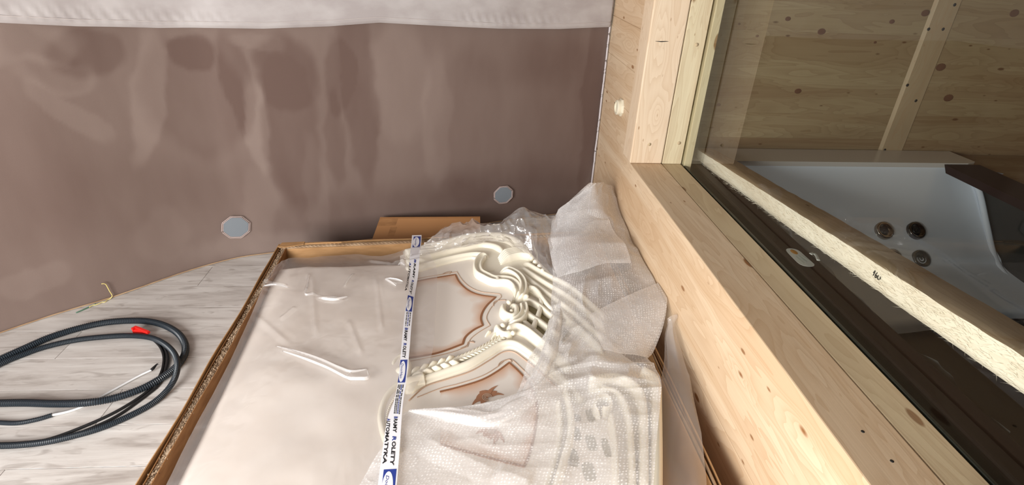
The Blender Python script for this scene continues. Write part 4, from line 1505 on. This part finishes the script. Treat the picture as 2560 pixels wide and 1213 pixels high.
# thick rolled fold along the front edge of the wrap
RP = spline([atz(x, y, z) for x, y, z in [(1022, 1026, 0.228), (1120, 1036, 0.232), (1215, 1050, 0.236), (1285, 1026, 0.240), (1338, 965, 0.242), (1372, 890, 0.246), (1390, 815, 0.250), (1400, 750, 0.260)]], 16)
RP, rs = resample(RP, .008)
rT = frames(RP)
rN = np.stack([-rT[:, 1], rT[:, 0], np.zeros(len(RP))], 1)
rN /= np.linalg.norm(rN, axis=1)[:, None]
k_ = 17
Gr = np.zeros((len(RP), k_, 3))
for j in range(k_):
    a = math.pi * 1.25 * (j / (k_ - 1)) - math.pi * .12
    wob = (1 + .5 * vnoise(rs * 14, 0 * rs + j * .5, 151)) * np.clip(np.minimum(rs, rs[-1] - rs) / .16 + .12, 0, 1)
    Gr[:, j] = RP + rN * (-math.cos(a) * .028 * wob)[:, None] + np.array([0, 0, 1.0]) * (math.sin(a) * .024 * wob)[:, None]
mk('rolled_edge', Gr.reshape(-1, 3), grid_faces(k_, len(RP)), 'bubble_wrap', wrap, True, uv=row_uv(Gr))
# corner turned back over itself
R_ = [[(1472, 792, 0.308), (1530, 760, 0.333), (1600, 728, 0.363), (1658, 706, 0.395)],
      [(1480, 805, 0.308), (1540, 785, 0.333), (1610, 765, 0.367), (1666, 750, 0.397)],
      [(1490, 835, 0.303), (1550, 825, 0.323), (1610, 818, 0.347), (1655, 818, 0.363)],
      [(1500, 865, 0.295), (1550, 865, 0.307), (1595, 870, 0.320), (1630, 880, 0.323)],
      [(1508, 880, 0.290), (1548, 886, 0.300), (1588, 892, 0.308), (1616, 896, 0.310)]]
Gt = patch([[atz(p[0], p[1], p[2] - .10 * ((i + 1) / 4) ** 1.4 * min(1, max(0, p[2] - .24) / .08)) for i, p in enumerate(r)] for r in R_], 70, 70)
Ut = grid_uv(Gt)
Gt += normals(Gt) * (.006 * fbm(Ut[:, 0].reshape(70, 70) * 9, Ut[:, 1].reshape(70, 70) * 9, 121, 3) + .008)[..., None]
Gt[..., 0] = np.minimum(Gt[..., 0], .854)
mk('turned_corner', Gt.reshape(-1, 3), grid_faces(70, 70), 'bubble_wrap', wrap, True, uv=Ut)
# loose flap hanging on the left of the peak, folded double
R_ = [[(1398, 530, 0.363), (1440, 503, 0.425), (1478, 468, 0.500), (1492, 500, 0.475)],
      [(1376, 600, 0.290), (1420, 590, 0.350), (1470, 560, 0.400), (1520, 560, 0.410)],
      [(1384, 660, 0.265), (1430, 650, 0.333), (1490, 625, 0.373), (1560, 620, 0.390)],
      [(1400, 700, 0.260), (1440, 690, 0.320), (1500, 670, 0.353), (1575, 665, 0.373)]]
Gt = patch([[atz(p[0], p[1], p[2] - .10 * (i / 4) ** 1.4 * min(1, max(0, p[2] - .24) / .08)) for i, p in enumerate(r)] for r in R_], 60, 70)
Ut = grid_uv(Gt)
Gt += normals(Gt) * (.010 * np.clip(ridged(Ut[:, 0].reshape(70, 60) * 6, Ut[:, 1].reshape(70, 60) * 6, 131), -1, 1) + .014)[..., None]
Gt[..., 0] = np.minimum(Gt[..., 0], .854)
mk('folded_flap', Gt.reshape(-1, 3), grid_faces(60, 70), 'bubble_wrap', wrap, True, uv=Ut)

# ---- milky bag edge standing between the wrap and the timber wall
R_ = [[(1668, 795, .36), (1678, 790, .37), (1690, 786, .375), (1697, 789, .37)],
      [(1672, 812, .33), (1678, 812, .345), (1682, 812, .35), (1686, 812, .345)],
      [(1663, 850, .28), (1672, 848, .31), (1685, 848, .33), (1692, 850, .31)],
      [(1657, 930, .22), (1675, 925, .27), (1700, 925, .29), (1716, 930, .26)],
      [(1653, 1000, .20), (1680, 995, .25), (1715, 995, .27), (1735, 1000, .235)],
      [(1645, 1090, .19), (1680, 1090, .235), (1725, 1090, .25), (1752, 1095, .21)],
      [(1638, 1213, .185), (1680, 1213, .225), (1735, 1213, .235), (1766, 1213, .20)],
      [(1625, 1400, .18), (1680, 1400, .215), (1740, 1400, .22), (1785, 1400, .19)]]
Gm = patch([[atz(p[0], p[1], p[2] - .06 * min(1, max(0, p[2] - .2) / .1)) for i, p in enumerate(r)] for r in R_], 60, 140)
Um = grid_uv(Gm)
Gm += normals(Gm) * (.008 * np.clip(ridged(Um[:, 0].reshape(140, 60) * 14, Um[:, 1].reshape(140, 60) * 5, 141), -1, 1) + .006 * fbm(Um[:, 0].reshape(140, 60) * 10, Um[:, 1].reshape(140, 60) * 7, 142, 3))[..., None]
Gm[..., 0] = np.minimum(Gm[..., 0], .855)
mk('plastic_bag_edge', Gm.reshape(-1, 3), grid_faces(60, 140), 'milky_film', None, True,
   label='milky plastic sheet standing up between the bubble wrap and the timber wall', cat='plastic film')

# ================================================================== PRINTED PACKING TAPE
TWD = 0.052


def text_geo(s, size, bold=0.0, shear=0.0, space=1.0):
    cu = bpy.data.curves.new('txt', 'FONT')
    cu.body = s
    cu.size = size
    cu.offset = bold
    cu.shear = shear
    cu.space_character = space
    cu.resolution_u = 2
    ob = bpy.data.objects.new('txt', cu)
    col.objects.link(ob)
    dg = bpy.context.evaluated_depsgraph_get()
    me = ob.evaluated_get(dg).to_mesh()
    V = [tuple(v.co) for v in me.vertices]
    F = [tuple(p.vertices) for p in me.polygons]
    ob.evaluated_get(dg).to_mesh_clear()
    bpy.data.objects.remove(ob)
    bpy.data.curves.remove(cu)
    return np.array(V), F


# centre line from the far rim towards the camera, with the roll of the tape about its own axis
tp = [(1042, 588, 0.226, 0.0, .95), (1041, 604, 0.232, 0.0, .95), (1037, 640, 0.242, -.1, .9), (1034, 690, 0.235, -.2, .75), (1029, 735, 0.237, -.4, .55), (1022, 780, 0.239, -.2, .62), (1017, 830, 0.239, -.1, .60), (1011, 900, 0.240, 0, .58),
      (1006, 950, 0.242, 0, .55), (997, 1000, 0.245, 0, .58), (986, 1050, 0.246, 0, .86), (977, 1130, 0.245, 0, .98), (968, 1213, 0.244, 0, 1), (955, 1330, 0.244, 0, 1)]
TP = spline([tuple(atz(a, b, c)) + (d, e) for a, b, c, d, e in tp], 14)
tpos, ts = resample(TP, .006)
tT = frames(tpos[:, :3])
tS = np.stack([-tT[:, 1], tT[:, 0], np.zeros(len(tT))], 1)   # to the right of someone reading down the tape is +x
tS *= np.sign(tS[:, 0])[:, None]
tS /= np.linalg.norm(tS, axis=1)[:, None]


def tape_pt(s, v, lift=0.0):
    """s metres along, v across: 0 = right edge, 1 = left edge of the full width"""
    c = np.array([np.interp(s, ts, tpos[:, k]) for k in range(5)])
    sd = np.array([np.interp(s, ts, tS[:, k]) for k in range(3)])
    sd /= np.linalg.norm(sd)
    x = (.5 * c[4] - v) * TWD
    return c[:3] + sd * x * math.cos(c[3]) + np.array([0, 0, 1]) * (x * math.sin(c[3]) + lift)


tape = thing('packing_tape', tuple(atz(1000, 900, .19)), 'white packing tape printed in blue and black running down the middle of the box', 'tape')
V, F = [], []
for i, s in enumerate(ts):
    w = tpos[i, 4]
    for k in range(5):
        V.append(tape_pt(s, w * k / 4, .0))
mk('strip', V, grid_faces(5, len(ts)), 'tape_plastic', tape, True)


_pj = (ROT.T @ (tpos[:, :3] - CAM).T).T
_py = PP[1] + FPX * _pj[:, 1] / _pj[:, 2]


def s_at(py):
    return float(np.interp(py, _py, ts))


def put_text(name, txt, s0, v0, size, mat, length=None, bold=.02, shear=.0, lift=.0008):
    """baseline at v0 (fraction of the width from the right edge), reading along the tape"""
    Vt, Ft = text_geo(txt, 1.0, bold, shear)
    k = (length / (Vt[:, 0].max() - Vt[:, 0].min())) if length else size
    x0 = Vt[:, 0].min()
    W_ = [tape_pt(s0 + (p[0] - x0) * k, v0 - p[1] * size / TWD, lift) for p in Vt]
    return mk(name, W_, Ft, mat, tape)


def bar(s0, s1, v0, v1, mat, lift=.0006, name='printed_bar'):
    n = max(2, int((s1 - s0) / .006))
    V = []
    for i in range(n + 1):
        s = s0 + (s1 - s0) * i / n
        V += [tape_pt(s, v0, lift), tape_pt(s, v1, lift)]
    mk(name, V, [(2 * i, 2 * i + 2, 2 * i + 3, 2 * i + 1) for i in range(n)], mat, tape)


def slogan(s0, L, two=True, scale=1.0):
    a = L * .47
    gap = L * .06
    put_text('printed_letter', 'B', s0, .46, .0155 * scale, 'ink_blue', L * .085, .03, .12)
    put_text('printed_word', 'RAMY', s0 + L * .095, .46, .0155 * scale, 'ink_black', a - L * .095, .03, .12)
    put_text('printed_letter', 'R', s0 + a + gap, .46, .0155 * scale, 'ink_blue', L * .085, .03, .12)
    put_text('printed_word', 'OLETY', s0 + a + gap + L * .095, .46, .0155 * scale, 'ink_black', a - L * .095, .03, .12)
    if two:
        put_text('printed_letter', 'A', s0 + L * .08, .88, .0145 * scale, 'ink_blue', L * .08, .03, .12)
        put_text('printed_word', 'UTOMATYKA', s0 + L * .165, .88, .0145 * scale, 'ink_black', L * .80, .03, .12)


def logo(s0, L, w, full=True):
    bar(s0, s0 + L, .08, w, 'ink_blue', .0006, 'printed_logo')
    # white oval over the blue block
    V = []
    vc, vr = (.08 + w) / 2 + (.06 if full else .04), (w - .08) / 2 * .86
    for a in np.linspace(0, 2 * math.pi, 28, endpoint=False):
        V.append(tape_pt(s0 + L * .52 + L * .46 * math.cos(a), vc + vr * math.sin(a), .0010))
    mk('printed_oval', V, [tuple(range(28))], 'tape_plastic', tape)
    put_text('printed_word', 'DoorHan', s0 + L * .17, vc + .12, .0125, 'ink_blue', L * .66, .0, .3, .0014)


def small_lines(s0, L, w, n=3):
    r = random.Random(int(s0 * 1000))
    for k in range(n):
        v = .14 + k * (w - .2) / max(1, n - 1) * .9
        s = s0
        while s < s0 + L * .95:
            l = r.uniform(.012, .032)
            bar(s, min(s + l, s0 + L), v, v + .055, 'ink_black' if k != 1 else 'ink_blue', name='printed_line')
            s += l + .005


logo(s_at(591) + .004, s_at(618) - s_at(591), .78)
slogan(s_at(648), s_at(738) - s_at(648), True, .8)
logo(s_at(741), s_at(779) - s_at(741), .56, False)
small_lines(s_at(781), s_at(816) - s_at(781), .5, 3)
slogan(s_at(820), s_at(896) - s_at(820), False)
logo(s_at(900), s_at(957) - s_at(900), .56, False)
small_lines(s_at(962), s_at(1036) - s_at(962), .54, 4)
slogan(s_at(1042), s_at(1166) - s_at(1042), True)
logo(s_at(1174), (s_at(957) - s_at(900)) * .95, .78)

# handwriting on the rough timber
Vt, Ft = text_geo('160', 1.0, .0, .25)
ck = A_ + D_ * 0
# write along the side face
best = None
for s in np.linspace(0, L_, 400):
    q = A_ + D_ * s - up_ * h_ * .45
    c = ROT.T @ (q - CAM)
    p = PP + FPX * c[:2] / c[2]
    e = abs(p[0] - 2197)
    if best is None or e < best[0]:
        best = (e, s)
s0 = best[1]
lines = {'1': [[(-.030, .004), (-.022, .016), (-.026, -.008)]], '6': [[(-.006, .014), (-.014, .0), (-.010, -.010), (-.002, -.006), (-.006, .001), (-.013, -.002)]],
         '0': [[(.006, .006), (.004, -.004), (.012, -.010), (.022, -.004), (.020, .006)]]}
geos = []
for k, st in lines.items():
    for q in st:
        P = [A_ + D_ * (s0 + a * .62) + up_ * (-h_ * .42 + b * .7) - sd_ * .0035 for a, b in q]
        geos.append(tube_geo(spline(P, 5), .0014, 6))
mk('pencil_number', *merge(*geos), 'dark', tb, True)

# ================================================================== CABLES ON THE FLOOR
def cc(x, y):
    return x / 3.192, 760 + y / 3.192


def conduit(name, pts, r, pitch, label, zf=None, endcut=False):
    P = [np.array(atz(*cc(*p[:2]), (p[2] if len(p) > 2 else r))) for p in pts]
    step = pitch / 4
    Q, s = resample(spline(P, 30), step)
    ph = np.arange(len(Q)) % 4
    rad = np.where((ph == 0) | (ph == 1), r, r * .86)
    return Q, rad


R1, R2, R3 = .0145, .0118, .0085
Q, rad = conduit('a', [(-560, 700, R1), (-250, 560, R1), (0, 442, R1), (200, 352, R1), (400, 266, R1), (640, 192, R1), (850, 148, R1), (1050, 134, R1), (1200, 142, R1), (1320, 175, R1), (1420, 235, R1), (1472, 310, R1),
                       (1478, 385, R1), (1440, 460, R1), (1370, 535, R1 * 1.0), (1250, 615, R1 + .004), (1100, 690, R1 + .004), (900, 755, R1 + .002), (700, 788, R1 + .012), (450, 797, R1 + .006), (200, 790, R1), (0, 793, R1), (-300, 800, R1), (-600, 790, R1)], R1, .0072, '')
tube('corrugated_conduit', Q, rad, 'conduit_plastic', None, 12, False, label='thick dark corrugated conduit making the outermost loop on the floor', cat='conduit', group='conduits coiled on the floor')
Q, rad = conduit('b', [(-560, 770, R2), (-250, 610, R2), (0, 482, R2 + .002), (150, 418, R2), (350, 347, R2), (600, 290, R2), (850, 262, R2), (1050, 254, R2), (1200, 270, R2 + .004), (1310, 318, R2 + .012), (1390, 395, R2 + .022), (1416, 490, R2 + .028),
                       (1392, 600, R2 + .022), (1320, 705, R2 + .006), (1200, 805, R2), (1000, 910, R2), (800, 992, R2), (600, 1050, R2), (400, 1096, R2), (200, 1122, R2), (0, 1132, R2), (-300, 1130, R2), (-620, 1110, R2)], R2, .0056, '')
tube('corrugated_conduit', Q, rad, 'conduit_plastic', None, 12, False, label='thinner corrugated conduit looping inside the thick one and along its lower edge', cat='conduit', group='conduits coiled on the floor')
# short piece with the white cable coming out
cw = thing('sheathed_cable', tuple(atz(120, 1050, 0)), 'white cable with black frayed tip poking out of a short grey conduit end', 'cable')
Q, rad = conduit('c', [(-500, 900, R3), (-250, 930, R3), (0, 948, R3), (150, 950, R3), (300, 922, R3), (415, 888, R3)], R3, .0052, '')
mk('sleeve', *tube_geo(Q, rad, 12), 'conduit_plastic', cw, False)
P = spline([atz(*cc(*p), z) for p, z in [((395, 894), R3), ((420, 887), R3), ((560, 855), .006), ((700, 800), .0042), ((900, 690), .0045), ((1100, 580), .008), ((1215, 525), .014)]], 10)
mk('white_core', *tube_geo(P, np.interp(np.linspace(0, 1, len(P)), [0, .25, 1], [.0056, .0046, .0042]), 10), 'cable_white', cw, True)
P = spline([atz(*cc(*p), z) for p, z in [((1205, 530), .0135), ((1222, 515), .016), ((1240, 495), .018), ((1256, 478), .021)]], 5)
mk('tip', *tube_geo(P, np.interp(np.linspace(0, 1, len(P)), [0, .3, 1], [.0052, .0062, .0025]), 8), 'cable_black', cw, True)
for dx, dy in ((8, -6), (14, 4)):
    mk('strand', *tube_geo([atz(*cc(1240, 495), .019), atz(*cc(1256 + dx, 478 + dy), .024)], .0009, 5), 'cable_black', cw, True)
# pair of thin black cables
for o, lab in ((0, 'thin black cable inside the coil, the one nearer the white cable'), (1, 'thin black cable inside the coil, the one nearer the conduit')):
    a = [(1160, 262, .004), (1215, 282, .004), (1280, 345, .004), (1308, 430, .004), (1290, 540, .0045), (1230, 645, .0045), (1130, 735, .0045), (950, 848, .0045), (750, 945, .0045), (500, 1045, .0045), (330, 1095, .0045), (180, 1118, .0045)] if not o else \
        [(1240, 290, .004), (1300, 330, .006), (1338, 420, .006), (1325, 520, .005), (1270, 640, .005), (1180, 722, .005), (960, 880, .005), (770, 976, .005), (560, 1058, .005), (420, 1098, .005), (300, 1112, .005)]
    P = spline([atz(*cc(x, y), z) for x, y, z in a], 10)
    tube('black_cable', P, .0058, 'cable_black', None, 8, True, label=lab, cat='cable', group='thin black cables in the coil')
# red clip hooked on the inner conduit
cl = thing('cable_clip', tuple(atz(*cc(1110, 235), 0)), 'small bright red plastic clip on the coiled conduit', 'clip')
V, F = moulding_geo(np.array([atz(*cc(x, y), .020) for x, y in [(1058, 212), (1085, 196), (1110, 205), (1150, 222), (1190, 238)]]), .012, .012, 'flat')
mk('jaw', V, F, 'red_plastic', cl)
V, F = moulding_geo(np.array([atz(*cc(x, y), .004) for x, y in [(1068, 230), (1100, 232), (1140, 236), (1180, 240)]]), .010, .018, 'flat')
mk('body', V, F, 'red_plastic', cl)

# thin yellow wire sticking out under the cloth
def cw_(x, y):
    return 200 + x / 13.475, 690 + y / 13.475


yw = thing('yellow_wire', tuple(atz(265, 748, 0)), 'thin bent yellow wire sticking out from under the mauve wall', 'wire')
q0, s_, i_ = on_wall(*cw_(1075, 700), .012)
P = [on_wall(*cw_(*p), .014)[0] for p in [(720, 270), (800, 262), (870, 290), (930, 390), (1000, 520), (1070, 630), (1080, 690)]]
P += [atz(*cw_(*p), .006) for p in [(1010, 770), (920, 800), (880, 850), (820, 885), (740, 885), (640, 935), (540, 970), (430, 990), (310, 1050)]]
mk('core', *tube_geo(spline(P, 6), .0021, 7), 'yellow_wire', yw, True)
P = [atz(x, y, .005) for x, y in [(190, 782), (205, 776), (222, 768), (240, 760)]]
tube('green_wire', spline(P, 5), .0026, 'green_wire', None, 7, True, label='short green wire lying along the foot of the mauve wall', cat='wire')

# cream socket on the timber wall beside the jamb
so = thing('wall_socket', (XF + .004, 2.919, .80), 'cream octagonal plastic socket on the timber wall left of the jamb', 'socket')
c0 = np.array([XF + .003, 2.919, .826])
nx_ = np.array([-1.0, 0, 0])


def poly(c, r, off_, n, rot, ky=1.0):
    return [c + nx_ * off_ + np.array([0, r * ky * math.cos(rot + 2 * math.pi * k / n), r * math.sin(rot + 2 * math.pi * k / n)]) for k in range(n)]


def stack(name, layers, n, rot, mat, parent):
    V, F = [], []
    for r, o in layers:
        V += poly(c0, r, o, n, rot)
    for j in range(len(layers) - 1):
        for k in range(n):
            F.append((j * n + k, (j + 1) * n + k, (j + 1) * n + (k + 1) % n, j * n + (k + 1) % n))
    F.append(tuple((len(layers) - 1) * n + k for k in range(n)))
    F.append(tuple(range(n))[::-1])
    return mk(name, V, F, mat, parent)


stack('base_plate', [(.048, 0), (.048, .008), (.046, .011)], 8, math.pi / 8, 'socket_plastic', so)
stack('cover', [(.040, .011), (.040, .028), (.036, .032), (.030, .033), (.028, .026)], 24, 0, 'socket_plastic', so)
V, F = tube_geo([c0 + np.array([-.012, .044, .012]), c0 + np.array([-.030, .044, .012])], .004, 8)
mk('clip_slot', V, F, 'dark', so)
